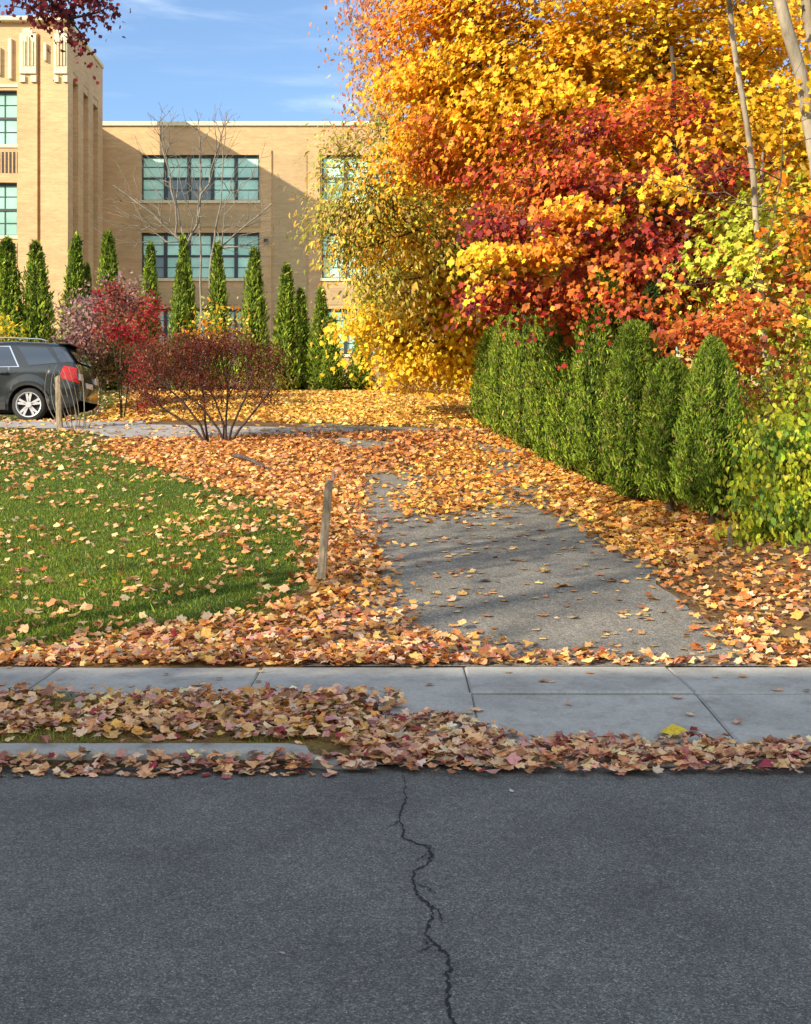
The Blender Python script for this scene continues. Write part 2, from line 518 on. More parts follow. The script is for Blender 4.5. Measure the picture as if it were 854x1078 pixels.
# left kerb that curves down at the apron
def kerb(name, x_start, x_end, sgn=1):
    mb = MB(); n = 0
    xs = np.concatenate([np.arange(x_start, x_end - .6, 1.0), np.linspace(x_end - .6, x_end, 7)])
    prof = [(6.045, -.05), (6.05, .045), (6.055, .068), (6.07, .082), (6.09, .088), (6.19, .092), (6.205, .085), (6.21, -.02)]
    V = []
    for x in xs:
        t = float(sst(x_end - .42, x_end, x)); 
        for (y, z) in prof:
            V.append((x, y - .055 * t, z * (1 - t * .62)))
    k = len(prof)
    f = [(i * k + j, i * k + j + 1, (i + 1) * k + j + 1, (i + 1) * k + j) for i in range(len(xs) - 1) for j in range(k - 1)]
    f += [tuple(range(k)), tuple((len(xs) - 1) * k + j for j in range(k - 1, -1, -1))]
    mb.add(V, f)
    for xj in np.arange(-60.98, x_end - 1, 3.05) + .675 + .005:
        if abs(xj) < 60: mb.box(xj - .69, xj - .675, 6.0435, 6.212, 0, .0935, 1)
    return tag(mb.build(name, [M['kerbc'], M['joint']]), kind='structure')


kerb('kerb', -60, -.24)
mb = MB(); mb.box(-60, 60, -4.2, -4.02, -.05, .12, ch=.01); tag(mb.build('far_kerb', M['kerbc']), kind='structure')

# driveway and the paved lot that joins it
dy = np.array([8.15, 9, 10.6, 12, 14, 16, 18, 19.5, 20.8, 21.6, 22.5, 23.3])
dl = np.interp(dy, [8.15, 11, 14, 17.5, 20.5, 23.3], [-.75, -.5, -.7, -1.0, -1.6, -2.2])
dr = np.interp(dy, [8.15, 9.2, 10.2, 11.2, 12.8, 14, 17.5, 20.5, 23.3], [2.75, 2.5, 2.35, 2.45, 2.5, 2.5, 2.3, 1.9, 1.5])
ys = np.concatenate([[8.170], np.arange(8.3, 23.3, .16)])
sheet('driveway', lambda y: (np.interp(y, dy, dl) + .04 * math.sin(y * 3.1), np.interp(y, dy, dr) + .06 * math.sin(y * 2.3) + .03 * math.sin(y * 7)), ys, 24, .012, M['drive'])
V = []
xs = np.concatenate([np.arange(-40, -16, 4), np.arange(-16, -.9, .2)]); nyl = 26
for x in xs:
    y0 = np.interp(x, [-16, -6.6, -5.4, -3, -1.0], [22.2, 22.0, 20.9, 20.5, 20.3]); y1 = np.interp(x, [-16, -6.4, -5.2, -1.0], [26.6, 26.6, 22.9, 22.2])
    y0 += .08 * math.sin(x * 2.1)
    for y in np.linspace(y0, y1, nyl): V.append((x, y, float(gz(x, y)) + .022))
mb = MB(); mb.add(V, [(i * nyl + j, (i + 1) * nyl + j, (i + 1) * nyl + j + 1, i * nyl + j + 1) for i in range(len(xs) - 1) for j in range(nyl - 1)])
tag(mb.build('parking_strip', M['lot'], smooth=True), kind='structure')


# ------------------------------------------------------------------ leaves
def tmpl_polar(a, r, stem=True):
    a = list(a); r = list(r)
    pts = [(math.sin(math.radians(x)) * k, math.cos(math.radians(x)) * k) for x, k in zip(a, r)]
    left = [(-x, y) for x, y in reversed(pts[1:-1])] if a[-1] == 180 else [(-x, y) for x, y in reversed(pts[1:])]
    p = np.array(pts + left); return np.c_[p, np.zeros(len(p))]


T_MAPLE = tmpl_polar([0, 14, 27, 46, 62, 80, 104, 130, 158, 180], [1.0, .78, .62, .95, .74, .60, .78, .55, .42, .34])
T_MAPLE[:, 1] -= .15
T_MAPLE_S = tmpl_polar([0, 26, 50, 80, 108, 150, 180], [1.0, .62, .92, .58, .72, .46, .36])
T_OVAL = tmpl_polar([0, 22, 60, 125, 180], [1.0, .62, .42, .45, .7])
T_KITE = tmpl_polar([0, 55, 180], [1.0, .5, .6])
T_BLADE = np.array([(-.08, 0, 0), (.08, 0, 0), (.05, .55, 0), (0, 1, 0)])
T_SPRAY = np.array([(-.05, -.1, 0), (.05, -.1, 0), (.22, .35, 0), (.12, .45, 0), (.28, .85, 0), (.08, .75, 0), (0, 1.1, 0), (-.1, .72, 0), (-.3, .8, 0), (-.14, .42, 0), (-.24, .3, 0)])


def leaves(cen, size, nrm, tip, tmpl, curl=.25, fold=.3, aspect=1.0):
    """oriented leaf polygons -> vertices (n*k,3)"""
    n = len(cen); k = len(tmpl)
    nrm = nrm / (np.linalg.norm(nrm, axis=1)[:, None] + 1e-9)
    t = tip - nrm * np.sum(tip * nrm, 1)[:, None]
    t /= np.linalg.norm(t, axis=1)[:, None] + 1e-9
    b = np.cross(t, nrm)
    T = np.broadcast_to(tmpl, (n, k, 3)).copy()
    T[:, :, 0] *= aspect
    cu = rng.normal(curl, abs(curl) * .8 + .02, n)[:, None]; fo = rng.normal(fold, abs(fold) * .6 + .02, n)[:, None]
    T[:, :, 2] = -cu * T[:, :, 1] ** 2 * .6 + fo * np.abs(T[:, :, 0]) + rng.normal(0, .03, (n, k))
    T *= np.asarray(size).reshape(-1, 1, 1)
    V = cen[:, None, :] + T[:, :, 0:1] * b[:, None, :] + T[:, :, 1:2] * t[:, None, :] + T[:, :, 2:3] * nrm[:, None, :]
    return V.reshape(-1, 3)


def pick(pal, n, w=None, jit=.18):
    pal = np.array(pal, float)
    w = None if w is None else np.array(w, float) / np.sum(w)
    c = pal[rng.choice(len(pal), n, p=w)]
    c = c * np.exp(rng.normal(0, jit, (n, 1))) * np.exp(rng.normal(0, jit * .35, (n, 3)))
    return np.clip(c, 0, .95)


# palettes of fallen leaves (dry surfaces' own colours)
PAL_TAN = [(.84, .50, .25), (.76, .42, .20), (.82, .54, .30), (.64, .31, .15), (.42, .16, .12), (.72, .52, .33), (.60, .30, .24), (.40, .20, .10), (.70, .50, .38), (.36, .05, .06)]
W_TAN = [4, 4, 4, 3, 2, 3, 3, 2, 2, 1]
PAL_ORANGE = [(.70, .30, .07), (.78, .40, .10), (.60, .22, .06), (.80, .50, .16), (.46, .17, .06), (.72, .42, .20)]
W_OR = [4, 4, 3, 3, 2, 2]
PAL_GOLD = [(.85, .52, .09), (.88, .60, .16), (.78, .42, .08), (.70, .33, .08), (.85, .65, .26), (.52, .24, .07)]
W_GO = [5, 4, 3, 2, 2, 1.5]
PAL_SPARSE = [(.74, .52, .22), (.72, .42, .16), (.60, .30, .12), (.68, .50, .30), (.48, .22, .11)]


def scatter(name, x, y, pal, w, size, lift, tilt, tmpl, label, cat='fallen leaves', zf=gz, curl=.35, fold=.25):
    n = len(x)
    z = zf(x, y)
    cen = np.stack([x, y, z + lift], 1)
    nr = np.stack([rng.normal(0, tilt, n), rng.normal(0, tilt, n), np.ones(n)], 1)
    # follow the slope a little
    nr[:, 1] -= np.where((y > 8.5) & (y < 32), .145, 0)
    a = rng.uniform(0, 2 * PI, n)
    tip = np.stack([np.cos(a), np.sin(a), np.zeros(n)], 1)
    sz = size * np.exp(rng.normal(0, .22, n))
    V = leaves(cen, sz, nr, tip, tmpl, curl, fold)
    V[:, 2] = np.maximum(V[:, 2], np.repeat(z + .006, len(tmpl)) + rng.uniform(0, .004, len(V)))
    return V, pick(pal, n, w), len(tmpl)


LIT = {}
def put(key, V, c, k):
    LIT.setdefault((key, k), []).append((V, c))


def rnd(x0, x1, y0, y1, dens):
    n = int((x1 - x0) * (y1 - y0) * dens)
    return rng.uniform(x0, x1, n), rng.uniform(y0, y1, n)


def zpave(x, y):
    """height of whatever paving or ground lies there"""
    z = gz(x, y)
    s = np.interp(y, [6.05, 6.4, 7.35, 8.17], [.02, .05, .135, .158])
    z = np.where((y > 7.3) & (y < 8.18), s, z)
    z = np.where((x > -.3) & (y > 6.05) & (y <= 7.36), s, z)
    z = np.where((x <= -.3) & (y > 6.03) & (y < 6.22), .09, z)
    z = np.where((y > 8.17) & (y < 23.3) & (x > -2.2) & (x < 2.5), z + .012, z)
    return z


def pile(x, y, h): return h * np.abs(rng.random(len(x))) ** 1.2

# gutter
x, y = rnd(-9, 9, 5.74, 6.11, 900)
edge = 5.85 + .05 * vnoise(x, y * 0, 2.3, 1) + .05 * vnoise(x, y * 0, 9, 2) - .10 * rng.random(len(x)) ** 3 + .02 * sst(-.4, .3, x)
k = (y > edge) & ((x > -.28) | (y < 6.04) | (rng.random(len(x)) < .08)) & ((x > -.5) | (rng.random(len(x)) > sst(6.0, 6.1, y) * .5)); x, y = x[k], y[k]
z_g = lambda x, y: np.where((x < -.3) & (y < 6.06), .05 * sst(5.85, 6.05, y), zpave(x, y) + .02 * (y < 6.1))
put('road', *scatter('', x, y, PAL_TAN, W_TAN, .040, .008 + pile(x, y, .03) * sst(5.82, 6.0, y), .32, T_MAPLE, '', zf=z_g))
# on the apron toe and its corner
x, y = rnd(-1.0, 9, 6.05, 7.3, 1000)
h = .26 + .18 * vnoise(x, y * 0, 1.7, 3) + .08 * vnoise(x, y, 6, 4)
corner = ((x - .0) / np.where(x < 0, .48, .75)) ** 2 + ((y - 6.25) / .75) ** 2
keep = ((x > -.24) & (y < 6.05 + h * rng.uniform(.55, 1, len(x)))) | (corner + .5 * vnoise(x, y, 5, 5) + .3 * rng.random(len(x)) < 1.05)
x, y = x[keep], y[keep]
put('road', *scatter('', x, y, PAL_TAN, W_TAN, .040, .010 + pile(x, y, .028), .34, T_MAPLE, '', zf=zpave))
# planting strip
x, y = rnd(-8, -.02, 6.16, 7.42, 640)
hole = vnoise(x, y, 3.1, 6)
p = np.where(hole > .62, .22, 1.0) * (1 - sst(7.28, 7.42, y)) * np.where(x > -.35, .7, 1)
p *= np.where((y > 6.2) & (y < 6.36), .45 + .4 * vnoise(x, y, 2, 9), 1) * np.where((y < 6.24) & (x < -.30), .08, 1)
k = rng.random(len(x)) < p; x, y = x[k], y[k]
put('strip', *scatter('', x, y, PAL_TAN + [(.72, .38, .10)], W_TAN + [7], .042, .012 + pile(x, y, .035), .36, T_MAPLE, '', zf=zpave))


# lawn's leaf-covered front and flank
def region(key, pl, dens, pal, w, size, tmpl, lift=.05, tilt=.42, thr=None, soft=.12, far=None):
    x0, y0 = pl.min(0) - .3; x1, y1 = pl.max(0) + .3
    x, y = rnd(x0, x1, y0, y1, dens)
    k = inside(pl, x + rng.normal(0, soft, len(x)), y + rng.normal(0, soft, len(x))) & (y > 8.2)
    if thr is not None: k &= rng.random(len(x)) < thr(x, y)
    x, y = x[k], y[k]
    put(key, *scatter('', x, y, pal, w, size, .01 + pile(x, y, lift), tilt, tmpl, '', zf=zpave))


near = lambda x, y: (y < 10.5) * 1.0
region('lawn', LAWN_LIT, 600, PAL_TAN + PAL_ORANGE, W_TAN + [6] * 6, .043, T_MAPLE, .04, thr=lambda x, y: (y < 9.6) * (.80 + .3 * (vnoise(x, y, 2.6, 3) > .45)))
region('lawn', LAWN_LIT, 460, PAL_ORANGE + PAL_TAN[:5], [6, 6, 4, 5, 3, 3, 2, 2, 1, 1, 1], .048, T_MAPLE_S, .045, thr=lambda x, y: (y >= 9.6) * (.62 + .4 * (vnoise(x, y, 2.2, 4) > .4)))
region('drive', DRIVE_DENSE, 460, PAL_ORANGE + PAL_GOLD, [4, 5, 3, 3, 2, 2, 4, 3, 3, 2, 1, 1], .049, T_MAPLE_S, .045, soft=.16, thr=lambda x, y: np.clip((vnoise(x, y, 1.4, 7) - .12) * 3.2, .05, 1))
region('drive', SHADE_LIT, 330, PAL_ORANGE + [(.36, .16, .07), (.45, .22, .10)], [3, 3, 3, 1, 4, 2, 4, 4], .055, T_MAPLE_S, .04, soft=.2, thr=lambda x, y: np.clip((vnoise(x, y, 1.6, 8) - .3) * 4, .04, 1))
region('bank', BANK, 300, PAL_ORANGE + PAL_TAN[:6], [5, 4, 4, 4, 3, 3, 2, 2, 2, 1, 1, 1], .045, T_MAPLE_S, .04, thr=lambda x, y: np.clip(1.02 - (x - 2.4) * .55 + (vnoise(x, y, 1.9, 9) - .5) * 1.6, .10, 1))
region('bank', np.array([(2.2, 12), (2.3, 14), (2.1, 18), (1.6, 22), (2.6, 24), (4.0, 22), (4.8, 14), (5, 12.2)]), 240, PAL_ORANGE + PAL_GOLD[:3], None, .055, T_MAPLE_S, .05)
region('slope', TOP, 330, PAL_GOLD, W_GO, .060, T_MAPLE_S, .06, thr=lambda x, y: np.where(y < 24.2, np.clip((vnoise(x, y, 1.5, 4) - .2) * 3, .1, 1), 1))
region('slope', np.array([(6, 24), (14, 24), (14, 34), (6, 34)]), 60, PAL_GOLD, W_GO, .07, T_MAPLE_S, .05)
# leaf drift across the foot of the driveway
x, y = rnd(-.9, 3.0, 8.17, 8.95, 520)
w = .10 + .32 * np.clip(vnoise(x, x * 0, 1.9, 5) - .25, 0, 1) + .35 * (1 - sst(-.5, .5, x)) + .16 * np.exp(-((x - 1.25) / .7) ** 2)
k = (y < 8.17 + w * (.5 + .7 * rng.random(len(x)))) & (rng.random(len(x)) < .85); x, y = x[k], y[k]
put('drive', *scatter('', x, y, PAL_ORANGE + PAL_TAN[:5], None, .042, .01 + pile(x, y, .025), .36, T_MAPLE, '', zf=zpave))
# single leaves on the driveway, sidewalk, apron, road, lawn
x, y = rnd(-.6, 2.5, 8.4, 14.5, 15); k = vnoise(x, y, 2.5, 2) > .3; x, y = x[k], y[k]
put('drive', *scatter('', x, y, PAL_SPARSE, None, .045, .004, .12, T_MAPLE, '', zf=zpave, curl=.2, fold=.2))
for _ in range(46):
    cx_, cy_ = rng.uniform(-.5, 2.4), rng.uniform(8.6, 14)
    n = rng.integers(2, 6); x = cx_ + rng.normal(0, .08, n); y = cy_ + rng.normal(0, .05, n)
    put('drive', *scatter('', x, y, PAL_SPARSE, None, .045, .012, .3, T_MAPLE, '', zf=zpave))
x, y = rnd(-1.6, 1.4, 13, 21, 26); k = rng.random(len(x)) < vnoise(x, y, 2, 4); x, y = x[k], y[k]
put('drive', *scatter('', x, y, PAL_SPARSE + PAL_GOLD, None, .05, .006, .2, T_MAPLE_S, '', zf=zpave))
x, y = rnd(-6, 8, 6.4, 8.17, 5); k = (x > -.1) | (y > 7.36); x, y = x[k], y[k]
put('strip', *scatter('', x, y, PAL_TAN, W_TAN, .043, .004, .15, T_MAPLE, '', zf=zpave))
put('strip', *scatter('', np.array([1.52]), np.array([6.52]), [(.85, .58, .06)], None, .07, .012, .1, T_MAPLE, '', zf=zpave))
x, y = rnd(-4, 4, 2.2, 5.8, .25)
put('road', *scatter('', x, y, [(.5, .45, .38), (.3, .2, .15)], None, .016, .004, .15, T_OVAL, '', zf=zpave))
put('road', *scatter('', np.array([.52]), np.array([5.58]), [(.8, .78, .74)], None, .026, .006, .15, T_OVAL, '', zf=zpave))
x, y = rnd(-9, .3, 8.16, 8.5, 620); k = rng.random(len(x)) < .85; x, y = x[k], y[k]
put('lawn', *scatter('', x, y, PAL_TAN + PAL_ORANGE, W_TAN + [4] * 6, .042, .012 + pile(x, y, .035), .38, T_MAPLE, '', zf=zpave))
x, y = rnd(-10, -.6, 8.3, 21.8, 95)
k = inside(LAWN_CLEAR, x, y) & (rng.random(len(x)) < .14 + .5 * sst(-2.6, -1.4, x + .12 * (y - 11)) * sst(11, 14, y) + .95 * (vnoise(x, y, 1.5, 11) > .52) * vnoise(x, y, 5, 3) + .5 * sst(9.6, 8.6, y) + .5 * sst(16, 20, y)); x, y = x[k], y[k]
put('lawn', *scatter('', x, y, PAL_SPARSE + PAL_TAN[:4] + PAL_ORANGE[:3], None, .046, .018 + rng.uniform(0, .025, len(x)), .45, T_MAPLE, '', zf=zpave))
x, y = rnd(-12, -5, 23, 33, 50)
put('slope', *scatter('', x, y, PAL_GOLD + PAL_TAN, None, .06, .03, .4, T_MAPLE_S, '', zf=zpave))
x, y = rnd(-14, -1.2, 20.4, 22.8, 22)
put('slope', *scatter('', x, y, PAL_GOLD + PAL_TAN[:4], None, .055, .035, .3, T_MAPLE_S, '', zf=zpave))

LBL = {'road': 'band of pinkish tan dry maple leaves heaped along the road edge and gutter',
       'strip': 'tan and russet leaves covering the narrow strip between kerb and sidewalk',
       'lawn': 'dry tan and orange maple leaves strewn over the lawn and banked beside the driveway',
       'drive': 'orange and yellow leaves drifted over the asphalt driveway',
       'bank': 'orange brown leaves on the bare bank at the foot of the hedge',
       'slope': 'golden carpet of leaves on the upper slope before the school'}
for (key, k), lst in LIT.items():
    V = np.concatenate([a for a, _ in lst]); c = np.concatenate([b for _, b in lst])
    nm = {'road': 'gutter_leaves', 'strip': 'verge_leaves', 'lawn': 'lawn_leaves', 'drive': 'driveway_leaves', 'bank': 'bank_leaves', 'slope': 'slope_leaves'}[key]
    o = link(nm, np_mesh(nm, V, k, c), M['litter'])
    extra = {14: '', 12: '', 18: ''}.get(k, '')
    tag(o, LBL[key] + (', larger nearest leaves' if k == len(T_MAPLE) and key in ('lawn', 'drive') else ''), 'fallen leaves', kind='stuff')

# grass
def grass(name, x, y, h0, label):
    n = len(x)
    z = gz(x, y)
    nr = np.stack([rng.normal(0, 1, n), rng.normal(0, 1, n), rng.normal(0, .25, n)], 1)
    tip = np.stack([rng.normal(0, .45, n), rng.normal(0, .45, n), np.ones(n)], 1)
    hh = h0 * .55 * np.exp(rng.normal(0, .3, n)) * (.75 + .5 * vnoise(x, y, 2.2, 5))
    V = leaves(np.stack([x, y, z - .004], 1), hh, nr, tip, T_BLADE, .5, 0)
    c = pick([(.15, .22, .02), (.22, .30, .028), (.28, .35, .04), (.40, .38, .10), (.08, .13, .014)], n, [3, 4, 3, 1.2, 2], .2)
    c *= (.85 + .4 * vnoise(x, y, .9, 2))[:, None]
    tag(link(name, np_mesh(name, V, 4, c), M['grass']), label, 'grass', kind='stuff')


xs_, ys_ = [], []
for (y0, y1, dn) in ((8.2, 11, 4200), (11, 15, 2900), (15, 22.4, 1500)):
    x, y = rnd(-.40 * y1 - .4, -.5, y0, y1, dn)
    k = (x > -.385 * y - .3) & inside(LAWN_CLEAR, x + rng.normal(0, .1, len(x)), y + rng.normal(0, .1, len(x)))
    xs_.append(x[k]); ys_.append(y[k])
x, y = rnd(-2.8, -.8, 8.3, 9.6, 500); xs_.append(x); ys_.append(y)
grass('lawn_grass', np.concatenate(xs_), np.concatenate(ys_), .055, 'short bright green lawn grass showing between the fallen leaves')
x, y = rnd(-3.6, -.25, 6.2, 7.32, 2600); k = (vnoise(x, y, 3.1, 6) > .5) | (rng.random(len(x)) < .12)
grass('verge_grass', x[k], y[k], .05, 'thin green grass tufts in the strip between kerb and sidewalk')
x, y = rnd(-11, -5, 26.6, 33, 300)
grass('slope_grass', x, y, .09, 'darker grass behind the parked car')


# ------------------------------------------------------------------ trees
def skeleton(trunks, targets, alpha=.35, seg=.45, jit=.05, up=.12):
    """trunks: polylines (n,3). returns nodes, parents, leaf-node index per target"""
    N = []; par = []; plen = []
    for t in trunks:
        t = np.array(t, float); prev = -1
        for i in range(len(t) - 1):
            L = np.linalg.norm(t[i + 1] - t[i]); m = max(1, int(L / seg))
            for k in range(m + (1 if i == len(t) - 2 else 0)):
                p = t[i] + (t[i + 1] - t[i]) * k / m
                if prev >= 0 and k + i > 0: p = p + rng.normal(0, jit * .4, 3) * [1, 1, .2]
                N.append(p); par.append(prev)
                plen.append(0 if prev < 0 else plen[prev] + np.linalg.norm(p - N[prev]))
                prev = len(N) - 1
    ntrunk = len(N)
    base = np.array(trunks[0][0])
    targets = np.array(targets)
    d0 = np.min(np.linalg.norm(targets[:, None, :] - np.array(N)[None], axis=2), axis=1)
    order = np.argsort(d0)
    A = np.empty((len(N) + len(targets) * 60, 3)); A[:len(N)] = N
    PL = np.empty(len(A)); PL[:len(N)] = plen
    cnt = len(N); tip = {}
    for ti in order:
        t = targets[ti]
        dv = t - A[:cnt]; d = np.linalg.norm(dv, axis=1)
        cost = d + alpha * PL[:cnt] + .9 * np.maximum(0, -dv[:, 2]) * .5
        cost[:2] += 2
        j = int(np.argmin(cost)); L = d[j]; m = max(1, int(L / seg)); prev = j
        a = A[j].copy()
        for k in range(1, m + 1):
            f = k / m
            p = a + (t - a) * f
            p[2] += up * L * math.sin(PI * f) * .8
            if k < m: p = p + rng.normal(0, jit, 3)
            A[cnt] = p; par.append(prev); PL[cnt] = PL[prev] + np.linalg.norm(p - A[prev]); prev = cnt; cnt += 1
            if cnt >= len(A) - 1: break
        tip[ti] = prev
        if cnt >= len(A) - 2: break
    return A[:cnt], np.array(par), tip, ntrunk


def radii(A, par, r0, rmax, p=2.3):
    n = len(A); acc = np.zeros(n)
    child = np.zeros(n, int)
    for i in range(n):
        if par[i] >= 0: child[par[i]] += 1
    for i in range(n - 1, -1, -1):
        if acc[i] == 0: acc[i] = r0 ** p
        if par[i] >= 0: acc[par[i]] += acc[i]
    r = acc ** (1 / p)
    if r.max() > rmax: r = r0 + (r - r0) * (rmax - r0) / (r.max() - r0)
    return r


def limb_mesh(name, A, par, r, sides=5):
    idx = np.nonzero(par >= 0)[0]
    a = A[par[idx]]; b = A[idx]; ra = np.minimum(r[par[idx]], r[idx] * 1.3); rb = r[idx]
    t = b - a; L = np.linalg.norm(t, axis=1)[:, None] + 1e-9; t = t / L
    b = b + t * rb[:, None] * .3
    ref = np.where(np.abs(t[:, 2:3]) > .9, [[1., 0, 0]], [[0, 0, 1.]])
    u = np.cross(t, ref); u /= np.linalg.norm(u, axis=1)[:, None]; w = np.cross(t, u)
    ang = np.arange(sides) * 2 * PI / sides
    ring = np.cos(ang)[None, :, None] * u[:, None, :] + np.sin(ang)[None, :, None] * w[:, None, :]
    V = np.concatenate([a[:, None, :] + ring * ra[:, None, None], b[:, None, :] + ring * rb[:, None, None]], 1)
    m = len(idx); V = V.reshape(-1, 3)
    k = np.arange(sides); q = np.stack([k, (k + 1) % sides, (k + 1) % sides + sides, k + sides], 1)
    f = (q[None] + (np.arange(m) * 2 * sides)[:, None, None]).reshape(-1, 4)
    return np_mesh(name, V, 4, faces=f)


def lobe(c, rad, n, shell=3.0):
    d = rng.normal(0, 1, (n, 3)); d /= np.linalg.norm(d, axis=1)[:, None]
    r = rng.random(n) ** (1 / shell)
    return np.array(c) + d * r[:, None] * np.array(rad)


def crown_leaves(cl, per, spread, size, tmpl, palf, tipmode='out', center=None, nz=.8, curl=.3, fold=.25, sj=.25, aspect=1.0):
    """cl: cluster centres; palf(points)->colours"""
    n = len(cl) * per
    c0 = np.repeat(cl, per, 0)
    # every cluster is a spray with its own tilt
    tl = rng.normal(0, .22, (len(cl), 2)); tl = np.repeat(tl, per, 0)
    off = rng.normal(0, 1, (n, 3)) * np.array(spread)
    off[:, 2] += off[:, 0] * tl[:, 0] + off[:, 1] * tl[:, 1] - .18 * (off[:, 0] ** 2 + off[:, 1] ** 2) / max(spread[0], .01)
    cen = c0 + off
    if center is None: center = cl.mean(0)
    out = cen - center; out /= np.linalg.norm(out, axis=1)[:, None] + 1e-9
    if tipmode == 'out':
        tip = out * .8 + np.array([0, 0, -.55]) + rng.normal(0, .5, (n, 3)); nr = out * .5 + np.array([-.55, -.42, nz * .8]) + rng.normal(0, .5, (n, 3))   # blades turn to the light
    elif tipmode == 'hang':
        tip = np.array([0, 0, -1.]) + rng.normal(0, .35, (n, 3)); nr = rng.normal(0, 1, (n, 3)) * [1, 1, .3] + out * .4
    else:
        tip = rng.normal(0, 1, (n, 3)) + np.array([0, 0, .3]); nr = rng.normal(0, 1, (n, 3)) + out * .6
    s = size * np.exp(rng.normal(0, sj, n))
    V = leaves(cen, s, nr, tip, tmpl, curl, fold, aspect)
    return V, palf(cen)


def tree(name, label, cat, trunks, targets, leafspecs, r0=.008, rmax=.16, barkm='bark_grey', group=None, alpha=.35, seg=.45, jit=.05, up=.1, sides=5, trunk_r=None, tn=None):
    base = trunks[0][0]
    root = empty(name, tuple(base), 0, label, cat, group)
    A, par, tip, nt = skeleton(trunks, targets, alpha, seg, jit, up)
    r = radii(A, par, r0, rmax)
    if trunk_r:
        # trunk polylines keep a sound taper of their own
        zs = A[:nt, 2]; zt = (zs - zs.min()) / (np.ptp(zs) + 1e-6)
        lim = nt
        if tn:
            lim = len(skeleton(trunks[:tn], [trunks[0][-1]], alpha, seg, 0, 0)[0]) - 1
            zt = np.clip((zs - zs[0]) / (zs[:lim].max() - zs[0]), 0, 1)
        r[:lim] = np.maximum(r[:lim], (trunk_r[0] + (trunk_r[1] - trunk_r[0]) * zt)[:lim])
        r[:2] *= 1.25
    me = limb_mesh('trunk', A - np.array(base), par, r, sides)
    link('trunk', me, M[barkm], root, smooth=True)
    if leafspecs:
        V = []; Cc = []; k = None
        for (cl, kw) in leafspecs:
            v, c = crown_leaves(np.asarray(cl), **kw); V.append(v); Cc.append(c); k = len(kw['tmpl'])
        V = np.concatenate(V) - np.array(base); Cc = np.concatenate(Cc)
        link('crown', np_mesh('crown', V, k, Cc), M['leaf'], root)
    return root


def palf(pals, scale=.8, seed=0, jit=.15, grad=None):
    """pals: list of palettes mixed by a smooth 3-D field, so that neighbouring sprays share a colour"""
    pals = [np.array(p, float) for p in pals]
    def f(c):
        n = len(c)
        v = vnoise(c[:, 0] + c[:, 2] * .6, c[:, 1] * .4 + c[:, 2], scale, seed)
        if grad is not None: v = v + grad(c)
        v = np.clip(v + rng.normal(0, .10, n), 0, .999) * len(pals)
        out = np.zeros((n, 3))
        for i, p in enumerate(pals):
            k = (v.astype(int) == i); m = k.sum()
            if m: out[k] = p[rng.choice(len(p), m)]
        out *= np.exp(rng.normal(0, jit, (n, 1))) * np.exp(rng.normal(0, jit * .4, (n, 3)))
        return np.clip(out, 0, .95)
    return f


YEL = [(.90, .62, .035), (.93, .70, .07), (.88, .54, .025)]
GOLD = [(.88, .48, .025), (.90, .56, .04), (.84, .40, .025)]
ORG = [(.82, .32, .025), (.76, .25, .025), (.86, .40, .04)]
RUST = [(.50, .13, .03), (.60, .18, .04), (.42, .09, .03)]
RED = [(.48, .055, .025), (.36, .03, .025), (.58, .10, .03)]
MAR = [(.20, .02, .03), (.27, .03, .035), (.15, .02, .03)]
OLV = [(.34, .34, .05), (.44, .42, .07), (.26, .28, .04)]
LIME = [(.46, .56, .05), (.58, .62, .06), (.36, .48, .04)]
GRN = [(.12, .22, .03), (.18, .30, .04), (.22, .34, .05)]


def base_at(x, y, dz=.03): return np.array([x, y, float(gz(x, y)) - dz])


# golden maple, the great mass above the hedge
b = base_at(4.3, 19.2)
tr = [b, b + [.1, 0, 2.4], b + [-.1, .1, 4.5], b + [.1, .1, 7], b + [0, 0, 9.5]]
cl = np.concatenate([
    lobe(P(560, 30, 19.0), (2.4, 1.7, 1.5), 95), lobe(P(690, 40, 19.0), (2.3, 1.8, 1.7), 90), lobe(P(800, 90, 19.6), (2.2, 1.8, 1.9), 80),
    lobe(P(482, 110, 18.8), (1.05, 1.3, 1.5), 60), lobe(P(470, 30, 19.0), (1.05, 1.2, 1.2), 45), lobe(P(560, 150, 18.9), (1.9, 1.5, 1.0), 62), lobe(P(700, 160, 19.2), (2.0, 1.5, 1.0), 55),
    lobe(P(600, -130, 19.3), (2.8, 2.2, 1.6), 45), lobe(P(740, -120, 19.3), (2.4, 2.2, 1.8), 40), lobe(P(840, 200, 19.8), (1.6, 1.4, 1.4), 35)])
cly = np.concatenate([lobe(P(525, 266, 15.6), (.75, .3, .08), 26), lobe(P(605, 222, 15.8), (.5, .3, .14), 22), lobe(P(585, 256, 15.7), (.4, .3, .05), 10), lobe(P(690, 195, 15.9), (.35, .3, .10), 8), lobe(P(520, 300, 15.7), (.2, .2, .04), 4)])
tree('maple_tree', 'tall golden orange maple whose broad crown fills the sky above the clipped hedge', 'tree', [tr, [b + [-.1, .1, 4.5], P(600, 110, 19.0), P(480, 80, 18.9)], [b + [.1, 0, 3.8], P(780, 110, 19.5)]], np.concatenate([cl, cly]),
     [(cly, dict(per=26, spread=(.16, .16, .045), size=.055, tmpl=T_MAPLE_S, palf=palf([GOLD, YEL, ORG], .9, 1, .18), center=P(600, 160, 19.3))), (cl, dict(per=150, spread=(.38, .34, .10), size=.056, tmpl=T_MAPLE_S, palf=palf([RUST, ORG, GOLD, GOLD, YEL, GOLD, YEL], .9, 1, .18, lambda c: .07 * np.clip(c[:, 0] - .6, -2, 3) + .02), center=P(600, 160, 19.3)))],
     r0=.008, rmax=.19, barkm='bark_dark', trunk_r=(.19, .05), seg=.5)

